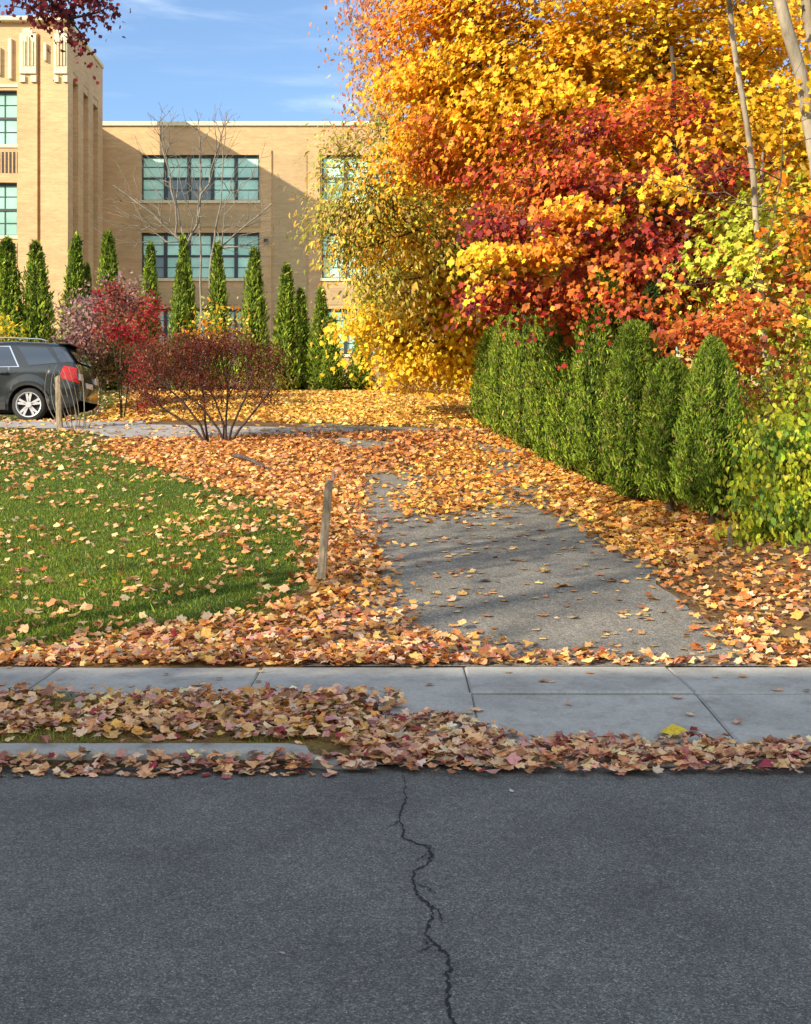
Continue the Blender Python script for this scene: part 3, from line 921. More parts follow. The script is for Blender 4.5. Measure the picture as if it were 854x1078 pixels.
# yellow maple lower and farther, drooping over the end of the driveway
b = base_at(4.9, 24.5)
tr = [b, b + [-.1, 0, 2.2], b + [-.4, 0, 4.2], b + [-.3, 0, 6.5]]
cl = np.concatenate([
    lobe(P(420, 330, 24.0), (.95, 1.1, .85), 46), lobe(P(480, 300, 23.8), (1.4, 1.3, .95), 70), lobe(P(530, 345, 23.5), (1.1, 1.1, .7), 52), lobe(P(450, 372, 24.0), (.9, .9, .30), 26),
    lobe(P(430, 235, 24), (1.0, 1.2, 1.1), 44), lobe(P(540, 250, 24), (1.7, 1.3, 1.2), 60), lobe(P(640, 290, 24), (1.9, 1.3, 1.4), 50), lobe(P(730, 250, 24.5), (2.2, 1.5, 1.6), 50), lobe(P(830, 280, 24.5), (2.0, 1.3, 1.8), 40), lobe(P(500, 160, 24.6), (1.6, 1.3, 1.1), 30)])
tree('maple_tree', 'bright yellow maple drooping low over the far end of the driveway', 'tree', [tr, [b + [-.4, 0, 4.2], P(520, 300, 23.9), P(440, 310, 24)]], cl,
     [(cl, dict(per=110, spread=(.42, .36, .10), size=.068, tmpl=T_MAPLE_S, palf=palf([GOLD, YEL, YEL, YEL, [(.62, .58, .08)], GOLD], .6, 4, .14), center=P(560, 300, 24.5)))],
     r0=.009, rmax=.17, barkm='bark_dark', trunk_r=(.16, .05), seg=.55)

# red maple, in flat tiers before the gold
b = base_at(4.05, 17.3)
tr = [b, b + [-.05, 0, 2.3], b + [.05, -.1, 4.2], b + [0, -.1, 6.3]]
cl = np.concatenate([
    lobe(P(610, 135, 16.9), (1.25, 1.0, .30), 26), lobe(P(690, 118, 17.0), (.8, .9, .35), 22), lobe(P(560, 190, 16.6), (1.0, .9, .26), 22), lobe(P(530, 232, 16.5), (.5, .6, .20), 12),
    lobe(P(640, 195, 16.7), (1.1, 1.0, .30), 26), lobe(P(730, 185, 16.8), (1.1, .9, .30), 16), lobe(P(600, 245, 16.4), (1.1, 1.0, .22), 22), lobe(P(535, 305, 16.2), (.7, .6, .13), 16),
    lobe(P(600, 310, 16.1), (1.0, .8, .15), 26), lobe(P(680, 285, 16.2), (1.0, .9, .42), 36), lobe(P(745, 320, 16.2), (.75, .7, .40), 20), lobe(P(660, 330, 15.9), (.7, .6, .16), 16), lobe(P(730, 245, 16.9), (.9, .8, .35), 20)])
tree('maple_tree', 'dark red maple with flat tiers of leaves reaching out over the hedge', 'tree', [tr, [b + [-.05, 0, 2.3], P(640, 310, 16.3), P(560, 300, 16.1)], [b + [.05, -.1, 4.2], P(640, 200, 16.7), P(560, 195, 16.6)]], cl,
     [(cl, dict(per=44, spread=(.29, .27, .085), size=.052, tmpl=T_MAPLE_S, palf=palf([MAR, RED, MAR, RUST, RED, RUST, ORG, RUST], 1.3, 2, .28), center=P(650, 240, 17.2), curl=.35))],
     r0=.006, rmax=.12, barkm='bark_dark', trunk_r=(.12, .03), seg=.4)

# cherry with olive, hanging leaves at the left edge of the mass
b = base_at(3.1, 22.6)
tr = [b, b + [-.5, 0, 1.9], b + [-1.3, 0, 3.6], b + [-1.7, 0, 5.4], b + [-1.9, 0, 7.2]]
cl = np.concatenate([
    lobe(P(392, 180, 21.3), (.75, .8, 1.0), 46), lobe(P(372, 250, 21.3), (.62, .8, .8), 34), lobe(P(410, 300, 21.3), (.75, .8, .6), 26), lobe(P(440, 190, 21.3), (.8, .8, 1.2), 44), lobe(P(345, 215, 21.2), (.35, .5, .8), 15), lobe(P(352, 150, 21.2), (.3, .4, .35), 9),
    lobe(P(470, 240, 21.4), (.7, .8, .9), 24), lobe(P(420, 130, 21.4), (.6, .7, .7), 22)])
tree('cherry_tree', 'slender tree with sparse hanging olive green leaves at the left edge of the golden crowns', 'tree', [tr], cl,
     [(cl, dict(per=44, spread=(.27, .27, .16), size=.062, tmpl=T_OVAL, palf=palf([OLV, [(.55, .42, .08)], OLV, [(.66, .46, .08)], [(.42, .20, .06)]], .9, 3, .25), tipmode='out', aspect=.85))],
     r0=.006, rmax=.10, barkm='bark_dark', seg=.4, trunk_r=(.10, .03))

# thin russet tree against the sky
b = base_at(3.6, 25.2)
tr = [b, b + [-.6, 0, 3.0], b + [-1.6, 0, 6.2], b + [-2.2, 0, 9.4], b + [-2.5, 0, 12.0]]
cl = np.concatenate([lobe(P(402, 60, 25.0), (.8, 1, 1.3), 60), lobe(P(382, 20, 25.0), (.6, .8, 1.2), 28), lobe(P(420, -40, 25), (1.2, 1, 1.4), 50), lobe(P(385, 120, 25), (.5, .6, .7), 16), lobe(P(430, 100, 25), (.8, .8, 1.2), 36)])
tree('birch_tree', 'thin tree with tiny sparse russet pink leaves against the blue sky', 'tree', [tr], cl,
     [(cl, dict(per=20, spread=(.24, .24, .2), size=.058, tmpl=T_OVAL, palf=palf([[(.55, .24, .16)], [(.62, .33, .22)], [(.66, .34, .14)], [(.48, .18, .13)]], .9, 6, .2), tipmode='hang'))],
     r0=.005, rmax=.11, barkm='bark_grey', seg=.4, trunk_r=(.11, .02))

# grey leaning trunks at the right edge (one tree forking from the ground)
b = base_at(5.75, 14.4)
t1 = [b, P(868, 330, 14.3), P(860, 170, 14.0), P(842, 80, 13.9), P(818, -10, 13.8), P(792, -120, 13.7)]
t2 = [b + [.05, .05, 0], P(885, 250, 14.6), P(872, 120, 14.5), P(852, 20, 14.5), P(838, -100, 14.5)]
cl = np.concatenate([lobe(P(850, -150, 14.0), (1.6, 1.4, 1.0), 40), lobe(P(760, -140, 13.8), (1.2, 1.2, .7), 26), lobe(P(900, 60, 14.2), (.8, .8, 1.5), 16)])
tree('leaning_tree', 'two thick smooth grey stems leaning left at the right edge above the yellow shrub', 'tree', [t1, t2], cl,
     [(cl, dict(per=40, spread=(.3, .3, .12), size=.07, tmpl=T_MAPLE_S, palf=palf([GOLD, YEL], .7, 8, .15)))],
     r0=.006, rmax=.09, barkm='bark_pale', seg=.5, trunk_r=(.10, .066), sides=9, jit=.03)

# thin pale sapling stem and dark crossing boughs
b = base_at(4.9, 15.3)
t1 = [b, P(806, 400, 15.2), P(798, 250, 15.1), P(791, 160, 15.0), P(776, 70, 15.0), P(764, -20, 15.0), P(752, -90, 15)]
cl = np.concatenate([lobe(P(760, -60, 15), (.8, .8, .8), 10), lobe(P(820, 250, 15), (.5, .6, .9), 9), lobe(P(745, 160, 15), (.6, .6, .6), 6)])
tree('sapling', 'thin pale straight stem rising in front of the gold leaves right of the red maple', 'tree', [t1], cl,
     [(cl, dict(per=22, spread=(.2, .2, .1), size=.06, tmpl=T_MAPLE_S, palf=palf([GOLD, ORG], .7, 8, .15)))],
     r0=.004, rmax=.045, barkm='bark_pale', seg=.35, trunk_r=(.05, .032), sides=7, jit=.03)

b = base_at(6.5, 13.6)
t1 = [b, P(960, 330, 13.6), P(900, 245, 13.4), P(850, 212, 13.3), P(822, 190, 13.2), P(800, 150, 13.2)]
t2 = [P(900, 245, 13.4), P(850, 228, 13.1), P(770, 212, 12.9), P(700, 190, 12.8), P(665, 168, 12.8)]
t3 = [P(822, 190, 13.2), P(812, 240, 13), P(790, 300, 12.9)]
t4 = [P(960, 330, 13.6), P(850, 335, 13), P(770, 290, 12.8), P(700, 297, 12.6)]
cl = np.concatenate([lobe(P(700, 195, 12.9), (.7, .5, .4), 9), lobe(P(720, 200, 13), (.8, .4, .6), 9), lobe(P(830, 330, 13), (.6, .5, .8), 12), lobe(P(700, 290, 12.8), (.5, .4, .2), 5), lobe(P(870, 120, 13.2), (.6, .5, 1.0), 10)])
tree('bare_bough_tree', 'nearly leafless tree whose thin crooked twigs cross the red and lime leaves from the right', 'tree', [t1, t2, t3, t4], cl,
     [(cl[::2], dict(per=6, spread=(.15, .15, .1), size=.05, tmpl=T_MAPLE_S, palf=palf([RUST, GOLD], .7, 8, .15)))],
     r0=.003, rmax=.03, barkm='bark_dark', seg=.25, sides=6, jit=.025)

# lime-green understorey tree
b = base_at(5.0, 16.6)
tr = [b, b + [.0, 0, 1.5], b + [.1, 0, 3.0], b + [.2, 0, 4.6]]
cl = np.concatenate([lobe(P(790, 300, 15.6), (1.05, .9, 1.1), 70), lobe(P(840, 340, 15.6), (.9, .8, 1.1), 54), lobe(P(820, 230, 15.8), (1.0, .8, .7), 36), lobe(P(755, 360, 15.6), (.5, .5, .6), 16), lobe(P(860, 260, 16), (.7, .8, 1.0), 26), lobe(P(840, 420, 15.4), (.8, .6, .5), 24)])
tree('understorey_tree', 'lime green and yellow small tree under the gold crown at the right edge', 'tree', [tr], cl,
     [(cl, dict(per=30, spread=(.24, .24, .13), size=.058, tmpl=T_MAPLE_S, palf=palf([LIME, [(.62, .66, .10)], LIME, [(.72, .66, .10)], RUST], 1.1, 5, .2)))],
     r0=.005, rmax=.08, barkm='bark_grey', seg=.35, trunk_r=(.07, .02))

# orange sapling over the near hedge
b = base_at(4.35, 14.9)
cl = np.concatenate([lobe(P(742, 352, 14.2), (.42, .4, .22), 14), lobe(P(790, 330, 14.3), (.35, .35, .3), 12), lobe(P(705, 352, 14.3), (.25, .3, .12), 5), lobe(P(770, 372, 14.1), (.4, .3, .22), 12)])
tree('maple_sapling', 'small orange maple sapling poking over the nearest hedge tree', 'tree', [[b, b + [0, -.1, 1.2], b + [-.1, -.3, 2.1]]], cl,
     [(cl, dict(per=26, spread=(.15, .15, .06), size=.050, tmpl=T_MAPLE_S, palf=palf([ORG, RUST, [(.74, .22, .05)]], 1.1, 5, .18)))],
     r0=.004, rmax=.03, barkm='bark_dark', seg=.25, jit=.03)

# backing trees that close the gaps between crowns, right and rear
for (x, y, hgt, lab, pl, sd) in ((9.5, 30, 9, 'broad gold tree standing behind the red and lime trees at right', [GOLD, YEL, ORG], 1),
                                 (13.5, 25, 8.5, 'olive and yellow tree beyond the leaning grey stems', [OLV, LIME, YEL], 2),
                                 (7.0, 36, 11, 'tall orange tree farthest back before the school wall', [ORG, GOLD, RUST], 3)):
    b = base_at(x, y)
    cl = np.concatenate([lobe(b + [0, 0, hgt * .62], (3.0, 2.2, hgt * .36), 130), lobe(b + [-1.4, 0, hgt * .35], (1.6, 1.4, 1.3), 36)])
    tree('shade_tree', lab, 'tree', [[b, b + [.1, 0, hgt * .35], b + [0, .1, hgt * .9]]], cl,
         [(cl, dict(per=56, spread=(.5, .5, .16), size=.13, tmpl=T_MAPLE_S, palf=palf(pl, .6, sd, .15)))], r0=.01, rmax=.18, barkm='bark_dark', trunk_r=(.17, .04), seg=.8)

# golden shrubs closing the end of the driveway
def shrub(name, label, base, clusters, per, spread, size, tmpl, pf, stems=6, r0=.004, rmax=.03, barkm='bark_dark', tipmode='rand', group=None, cat='shrub', seg=.3, jit=.03, stem_h=.7, aspect=1.0, up=.05, alpha=.35):
    trs = []
    top = clusters[:, 2].max() - base[2]
    c = clusters.mean(0)
    for i in range(stems):
        a = 2 * PI * i / stems + rng.uniform(-.3, .3); rr = np.ptp(clusters[:, 0]) * .22
        p = base + np.array([math.cos(a) * .05, math.sin(a) * .05, 0])
        e = base + np.array([math.cos(a) * rr + (c[0] - base[0]) * .5, math.sin(a) * rr * .7 + (c[1] - base[1]) * .5, top * stem_h * rng.uniform(.75, 1.1)])
        mid = (p + e) / 2 + np.array([math.cos(a), math.sin(a), 0]) * (-.04)
        trs.append([p, mid, e])
    specs = [(clusters, dict(per=per, spread=spread, size=size, tmpl=tmpl, palf=pf, tipmode=tipmode, aspect=aspect))] if per else None
    return tree(name, label, cat, trs, clusters, specs, r0=r0, rmax=rmax, barkm=barkm, seg=seg, jit=jit, group=group, up=up, alpha=alpha)


b = base_at(.5, 31.2)
cl = np.concatenate([lobe(P(425, 392, 30.6), (.8, .7, .65), 54), lobe(P(465, 385, 30.2), (.9, .7, .7), 54)])
shrub('golden_shrub', 'dense tan gold shrub at the crest where the driveway ends', b, cl, 42, (.19, .19, .15), .06, T_KITE, palf([[(.74, .46, .12)], [(.80, .54, .12)], [(.62, .34, .10)], [(.55, .46, .10)]], 1.2, 3, .18))
b = base_at(2.2, 29.4)
cl = np.concatenate([lobe(P(515, 388, 29), (.75, .7, .75), 46), lobe(P(545, 372, 29), (.8, .7, .9), 40)])
shrub('golden_shrub', 'yellow shrub tucked behind the dark far end of the hedge', b, cl, 40, (.2, .2, .15), .065, T_KITE, palf([GOLD, YEL, [(.55, .46, .10)]], 1.2, 5, .18))

# lime-yellow shrub in front at the right edge
b = base_at(4.6, 12.5)
cl = np.concatenate([lobe(P(835, 500, 12.0), (.55, .45, .55), 60), lobe(P(808, 545, 11.8), (.36, .35, .26), 32), lobe(P(850, 450, 12.3), (.5, .4, .35), 32), lobe(P(800, 480, 12.2), (.28, .3, .35), 20), lobe(P(900, 510, 12.2), (.6, .5, .7), 44), lobe(P(848, 560, 11.8), (.35, .35, .15), 18)])
shrub('lime_shrub', 'lime yellow leafy shrub spilling over the bank at the right edge', b, cl, 30, (.17, .15, .15), .040, T_OVAL, palf([LIME, LIME, [(.66, .70, .06)], GRN, LIME], 2.6, 5, .18), stems=8, seg=.2, aspect=1.25, tipmode='hang')
b = base_at(4.9, 13.9)
cl = np.concatenate([lobe(P(800, 430, 13.7), (.45, .4, .55), 26), lobe(P(850, 400, 13.8), (.5, .4, .5), 26)])
shrub('tangled_shrub', 'twiggy thinly leaved shrub behind the lime shrub', b, cl, 22, (.15, .14, .13), .036, T_OVAL, palf([OLV, LIME, RUST], 2.0, 5, .2), stems=9, seg=.2)

# ------------------------------------------------------------------ arborvitae
PT = [(.085, .155, .022), (.12, .20, .03), (.16, .25, .035), (.055, .105, .018), (.20, .27, .045)]


def thuja_mesh(name, h, w, n, size, seed=0, squat=.0, brown=0.06, pal=PT, lean=0):
    # height parameter, narrow cone with a swollen waist, uneven vertical plumes
    t = rng.random(n) ** (.85)
    prof = lambda t: (np.minimum(1, (t + .02) * 7) ** .5) * (1 - t ** (1 + squat * 6)) ** (.62 - squat * .4) * 1.0 + .02
    a = rng.uniform(0, 2 * PI, n)
    npl = 7
    plume = .5 + .5 * np.cos(a * npl + 1.1 * np.sin(t * 3 + seed) + seed)
    plume2 = .5 + .5 * np.sin(a * 5 + seed * 2 + t * 9)
    R = w * .5 * prof(t) * (.68 + .30 * plume + .10 * plume2)
    clump = np.sin(a * 9 + t * h * 5 + seed) * np.sin(t * h * 9 + a * 3 + seed * 2) + .6 * np.sin(a * 17 - t * h * 14) * np.sin(t * h * 23 + seed)
    R = R * (1 + .07 * clump + .07 * np.sin(a * 19 + seed + 1.5 * np.sin(t * 6)))
    depth = rng.random(n) ** 1.9
    r = R * (1 - .38 * depth)
    cen = np.stack([np.cos(a) * r + lean * t * h, np.sin(a) * r, t * h * .985 + .02], 1) + rng.normal(0, .012, (n, 3))
    out = np.stack([np.cos(a), np.sin(a), np.zeros(n)], 1)
    side = np.stack([-np.sin(a), np.cos(a), np.zeros(n)], 1)
    tip = out * rng.uniform(.0, .9, n)[:, None] + np.array([0, 0, 1.]) + rng.normal(0, .32, (n, 3))
    nr = side * rng.normal(0, 1.2, n)[:, None] + out * .6 + rng.normal(0, .3, (n, 3))
    s = size * np.exp(rng.normal(0, .25, n)) * (.6 + .4 * (1 - t))
    V = leaves(cen, s, nr, tip, T_SPRAY, .25, .1, .6)
    c = pick(pal, n, [3, 4, 3, 2, 1.2], .16)
    k = rng.random(n) < brown; c[k] = pick([(.30, .20, .08), (.42, .32, .12)], k.sum())
    # inner body of darker sprays so that one does not look through
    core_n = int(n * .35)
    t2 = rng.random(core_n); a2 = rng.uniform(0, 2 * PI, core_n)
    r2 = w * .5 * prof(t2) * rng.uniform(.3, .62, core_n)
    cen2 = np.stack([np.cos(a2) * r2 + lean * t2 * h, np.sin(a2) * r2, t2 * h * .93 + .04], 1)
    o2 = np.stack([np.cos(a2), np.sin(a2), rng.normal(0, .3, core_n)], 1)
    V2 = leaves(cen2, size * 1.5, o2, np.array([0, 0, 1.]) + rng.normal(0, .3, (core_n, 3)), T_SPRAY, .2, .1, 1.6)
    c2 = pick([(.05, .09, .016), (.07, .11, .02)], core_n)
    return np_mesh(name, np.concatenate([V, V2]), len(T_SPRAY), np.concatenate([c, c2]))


def thuja(x, y, h, w, n, size, label, group, seed, mesh=None, rz=0, pal=PT, lean=0, stem_lift=.12, squat=0.):
    b = base_at(x, y, .02)
    root = empty('arborvitae', tuple(b), rz, label, 'evergreen', group)
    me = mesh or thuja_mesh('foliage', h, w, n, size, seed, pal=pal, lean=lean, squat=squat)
    o = link('foliage', me, M['thuja'] if not me.materials else None, root); o.location.z = stem_lift
    mb = MB(); pts = [(0, 0, -.1), (.01, 0, h * .3), (lean * h * .6, .0, h * .7)]
    mb.tube(pts, [.045 * w + .015, .03 * w + .01, .008], 7)
    mb.build('trunk', M['bark_dark'], root, smooth=True)
    return root


# the hedge along the driveway, near (right) to far
PTH = [(.14, .22, .02), (.20, .30, .026), (.26, .36, .034), (.07, .12, .016), (.34, .40, .05)]
hedge = [
    # px centre, base row depth, top row, width m, label
    (750, 12.75, 378, .98, 'nearest hedge tree of the driveway row, standing free beside the lime shrub'),
    (706, 13.7, 398, .80, 'narrow low hedge tree second nearest of the row, left of the free standing one'),
    (668, 14.6, 352, .86, 'hedge tree third from the near end of the row, under a dark spire'),
    (634, 15.8, 318, .95, 'fourth hedge tree from the near end, where the row grows taller'),
    (606, 16.9, 316, .95, 'fifth hedge tree from the near end, in the tall middle of the row'),
    (582, 18.0, 318, .95, 'sixth hedge tree from the near end, pale green and full'),
    (560, 19.2, 322, 1.0, 'seventh hedge tree from the near end, leaning into its neighbour'),
    (541, 20.5, 336, 1.05, 'second farthest hedge tree of the row'),
    (524, 22.0, 352, 1.1, 'farthest hedge tree, in dark shade at the end of the driveway'),
]
for i, (px, d, top, w, lab) in enumerate(hedge):
    x = (px - CX) * d / F; zt = EYE + (HZ - top) * d / F; h = (zt - float(gz(x, d))) * (1.14 if i in (3, 4, 5, 6) else 1.05)
    thuja(x, d, h, w * .95, 15000 if i < 3 else 11000, .060 if i < 3 else .070, lab, 'arborvitae hedge beside the driveway', i * 1.7, pal=PTH, stem_lift=.16 if i < 2 else .08, lean=.0, squat=(.1 if i == 0 else .38))
# dark spire behind
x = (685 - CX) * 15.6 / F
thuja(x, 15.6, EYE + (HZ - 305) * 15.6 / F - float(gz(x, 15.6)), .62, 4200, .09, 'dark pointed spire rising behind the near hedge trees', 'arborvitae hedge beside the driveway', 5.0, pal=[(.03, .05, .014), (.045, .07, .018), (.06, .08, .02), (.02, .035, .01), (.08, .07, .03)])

# the row before the school
bgm = [thuja_mesh('foliage', 4.0, 1.08, 3600, .15, s, brown=.02, pal=[(.17, .26, .025), (.23, .33, .03), (.30, .40, .04), (.09, .14, .018), (.36, .42, .06)]) for s in (1.0, 3.3, 6.1, 8.2, 11.7)]
row = [(8, 252, 31, 1.1, 'arborvitae at the left picture edge above the car roof'), (42, 257, 31.2, 1.0, 'arborvitae standing alone before the tower, right of the leftmost one'),
       (75, 248, 33, .85, 'tall arborvitae at the corner of the tower'), (91, 279, 33.4, .5, 'small thin arborvitae just right of the tower corner'),
       (117, 245, 33, .95, 'tall arborvitae above the mauve and scarlet shrubs'), (155, 257, 33.2, .72, 'slim arborvitae directly under the left end of the long windows'),
       (188, 276, 32, .62, 'short half of the joined pair of arborvitae under the long windows'), (200, 250, 33.2, .7, 'tall half of the joined pair of arborvitae under the long windows'),
       (231, 257, 32.6, .7, 'arborvitae rising from the yellow shrub'), (268, 260, 32.4, .84, 'broad arborvitae at the right end of the long windows'),
       (303, 280, 32.2, .82, 'arborvitae lit in front of the shadowed brick, with a darker one close behind'), (317, 305, 33.4, .7, 'dark shaded arborvitae half hidden behind a lit one'),
       (338, 305, 32.2, .72, 'taller of the two arborvitae left of the lowest visible window'), (350, 335, 31.9, .66, 'lower of the two arborvitae left of the lowest visible window'),
       (381, 346, 32, .75, 'low arborvitae right of the lowest visible window, next to the gold shrub')]
for i, (px, top, d, w, lab) in enumerate(row):
    x = (px - CX) * d / F; b = base_at(x, d, .02); zt = EYE + (HZ - top) * d / F; h = zt - b[2]
    root = empty('arborvitae', tuple(b), rng.uniform(0, 6), lab, 'evergreen', 'arborvitae in a row before the school')
    me = bgm[(i * 3) % 5]
    o = link('foliage', me, M['thuja'] if not me.materials else None, root); o.scale = (w * 1.28 / 1.08, w * 1.28 / 1.08, h / 4.0); o.location.z = .05; o.rotation_euler = (rng.normal(0, .022), rng.normal(0, .022), 0)
    mb = MB(); mb.tube([(0, 0, -.05), (0, 0, h * .6)], [.06, .02], 7); mb.build('trunk', M['bark_dark'], root, smooth=True)

# ------------------------------------------------------------------ shrubs on the left
b = base_at(-7.4, 27.2)
cl = np.concatenate([lobe(P(92, 335, 26.6), (.75, .7, .65), 66), lobe(P(125, 312, 26.8), (.6, .6, .5), 40), lobe(P(80, 358, 26.4), (.4, .5, .4), 24)])
shrub('mauve_shrub', 'pale mauve leaved rounded shrub behind the car', b, cl, 22, (.17, .17, .12), .055, T_OVAL, palf([[(.34, .19, .18)], [(.46, .30, .27)], [(.22, .09, .10)], [(.55, .40, .33)], [(.34, .09, .10)]], 1.3, 2, .18), stems=6, rmax=.05, stem_h=.55)
b = base_at(-6.3, 25.4)
cl = np.concatenate([lobe(P(122, 318, 25.2), (.40, .5, .38), 24), lobe(P(150, 340, 25.0), (.5, .5, .5), 34), lobe(P(118, 350, 25.0), (.35, .4, .3), 22), lobe(P(150, 385, 24.6), (.22, .3, .45), 14), lobe(P(155, 425, 24.3), (.16, .3, .3), 9), lobe(P(160, 322, 25), (.2, .3, .2), 6)])
shrub('scarlet_shrub', 'scarlet leaved bush between the mauve shrub and the maroon bush', b, cl, 22, (.14, .14, .10), .046, T_OVAL, palf([[(.30, .025, .03)], [(.42, .03, .045)], [(.36, .12, .06)], [(.16, .025, .03)], [(.30, .11, .09)]], 1.5, 2, .2), stems=6, rmax=.04, stem_h=.6)
b = base_at(-6.6, 29.5)
cl = np.concatenate([lobe(P(100, 380, 27.6), (.8, .7, .55), 80), lobe(P(150, 380, 27.8), (.8, .6, .5), 56), lobe(P(195, 385, 28.2), (.9, .6, .42), 50)])
shrub('low_shrub', 'low dull green and brown shrub under the mauve shrub', b, cl, 30, (.17, .17, .12), .055, T_OVAL, palf([GRN, [(.34, .22, .08)], [(.10, .09, .04)], [(.30, .20, .08)], [(.16, .08, .04)]], 1.5, 2, .2), stems=6, rmax=.04, stem_h=.5)
b = base_at(-4.8, 30.5)
cl = np.concatenate([lobe(P(235, 332, 29.6), (.75, .5, .4), 34), lobe(P(215, 348, 29.6), (.5, .5, .3), 12)])
shrub('yellow_shrub', 'thin yellow and orange shrub showing above the maroon bush', b, cl, 9, (.2, .2, .14), .06, T_OVAL, palf([YEL, [(.60, .58, .12)], ORG, GOLD], 1.5, 2, .2), stems=5, rmax=.04, stem_h=.6)
b = base_at(-10.5, 30.0)
cl = np.concatenate([lobe(P(4, 345, 29.4), (.45, .5, .35), 22)])
shrub('yellow_shrub', 'yellow green shrub above the car roof at the left edge', b, cl, 22, (.2, .2, .14), .065, T_OVAL, palf([OLV, YEL, GRN], 1.5, 2, .2), stems=5, rmax=.04, stem_h=.6)
# low planting along the foot of the school row
for (px, rw, d, wd, lab, pl) in ((365, 396, 32.5, .5, 'small tan shrub at the foot of the low arborvitae', [[(.42, .30, .14)], OLV]), (60, 392, 31, .9, 'small olive shrub behind the car at the foot of the arborvitae', [OLV, GRN]),
                                 (280, 400, 31.5, .8, 'dry brown shrub seen past the right side of the maroon bush', [[(.28, .20, .10)], OLV])):
    c = P(px, rw, d); b = base_at(c[0], d + .2)
    cl = lobe(c, (wd, .4, .32), 26)
    shrub('foot_shrub', lab, b, cl, 18, (.16, .16, .12), .06, T_OVAL, palf(pl, 1.5, 2, .2), stems=5, rmax=.03, stem_h=.5)

# maroon burning bush
b = np.array(base_at((238 - CX) * 20.3 / F, 20.3))
d = 20.3
cl = np.concatenate([lobe(P(165, 375, d), (.55, .55, .36), 110), lobe(P(200, 364, d), (.55, .7, .26), 110), lobe(P(240, 362, d), (.55, .7, .26), 110), lobe(P(275, 378, d), (.42, .6, .34), 90), lobe(P(215, 398, d), (1.15, .75, .34), 130), lobe(P(155, 410, d), (.28, .4, .28), 40), lobe(P(280, 412, d), (.3, .4, .26), 34), lobe(P(215, 425, d), (.7, .5, .15), 30)])
trs = []
for (p0, mids) in (((238, 470), [(236, 448), (226, 420), (205, 388)]), ((237, 470), [(238, 445), (240, 410), (232, 368)]), ((240, 470), [(244, 450), (258, 420), (268, 385)]),
                   ((218, 466), [(212, 448), (192, 422), (165, 398)]), ((220, 466), [(216, 445), (214, 412), (196, 378)]), ((241, 469), [(252, 452), (274, 425), (290, 402)]), ((217, 466), [(206, 452), (178, 434), (150, 415)]), ((238, 470), [(230, 452), (214, 430), (180, 400)])):
    off = rng.uniform(-.35, .35)
    pts = [np.array([(p0[0] - CX) * d / F, d, float(gz((p0[0] - CX) * d / F, d)) - .03])]
    for k, (a, r) in enumerate(mids): pts.append(P(a, r, d + off * (k + 1) / 2))
    trs.append(pts)
root = tree('maroon_bush', 'vase shaped maroon bush with bare dark forking stems on the lawn edge', 'bush', trs, cl,
     [(cl, dict(per=20, spread=(.11, .11, .07), size=.026, tmpl=T_KITE, palf=palf([[(.17, .035, .025)], [(.22, .055, .03)], [(.13, .03, .025)], [(.28, .12, .05)], [(.20, .035, .028)], [(.16, .07, .03)]], 2.0, 2, .22), tipmode='rand'))],
     r0=.0032, rmax=.036, barkm='bark_red', seg=.14, jit=.012, up=.0, alpha=.55, trunk_r=(.026, .008), sides=6)

# ------------------------------------------------------------------ bare tree before the school
d = 44
b = base_at((210 - CX) * d / F, d)
ends = [(152, 105), (176, 150), (205, 112), (240, 120), (262, 190), (290, 235), (120, 195), (105, 230), (215, 160), (185, 125)]
trs = [[b + [-.2, 0, 0], P(196, 260, d), P(186, 215, d), P(176, 170, d), P(170, 125, d)], [b, P(212, 270, d), P(210, 215, d), P(212, 165, d), P(208, 118, d)],
       [b + [.2, 0, 0], P(222, 270, d), P(232, 215, d), P(236, 160, d), P(238, 118, d)], [P(196, 260, d), P(160, 225, d), P(120, 195, d)], [P(222, 270, d), P(256, 240, d), P(286, 215, d)]]
cl = np.concatenate([lobe(P(205, 190, d), (3.4, 1.8, 2.8), 300, 2), lobe(P(135, 230, d), (1.5, 1.2, 1.3), 90), lobe(P(270, 240, d), (1.3, 1.2, 1.2), 80), lobe(P(175, 130, d), (.9, .8, .9), 60), lobe(P(230, 130, d), (.9, .8, .8), 60)])
tree('bare_tree', 'leafless many stemmed pale tree in front of the long school windows', 'tree', trs, cl, None, r0=.0075, rmax=.075, barkm='bark_grey', seg=.5, jit=.055, up=-.04, trunk_r=(.07, .012), sides=5, alpha=.62)

# ------------------------------------------------------------------ street tree at left; its maroon bough hangs into the sky
b = np.array([-6.4, 6.75, .08])
tr = [b, b + [.05, 0, 2.2], b + [.1, .05, 4.0], b + [0, .1, 6.0], b + [.1, 0, 8.4]]
bough = [b + [.1, .05, 4.0], np.array([-5.0, 7.4, 4.9]), np.array([-3.6, 7.8, 5.15]), P(40, -12, 8.0), P(75, 20, 8.0), P(86, 42, 8.0)]
cl_v = np.concatenate([lobe(P(28, 4, 8.0), (.10, .2, .05), 8), lobe(P(60, 8, 8.0), (.14, .2, .06), 12), lobe(P(52, -12, 8.0), (.22, .3, .06), 14), lobe(P(105, 6, 8.0), (.10, .2, .05), 10), lobe(P(95, -10, 8), (.16, .2, .06), 8), lobe(P(84, 40, 8.0), (.06, .1, .03), 4), lobe(P(75, 26, 8.0), (.03, .1, .03), 2)])
cl_o = np.concatenate([lobe([-6.6, 6.7, 6.6], (2.2, 2.2, 1.6), 60), lobe([-7.6, 6.2, 5.2], (1.6, 1.6, .9), 26), lobe([-6.0, 6.8, 8.6], (1.5, 1.5, 1.0), 24)])
pm = palf([[(.17, .022, .03)], [(.26, .04, .04)], [(.12, .02, .03)], [(.34, .07, .05)]], 2.0, 3, .2)
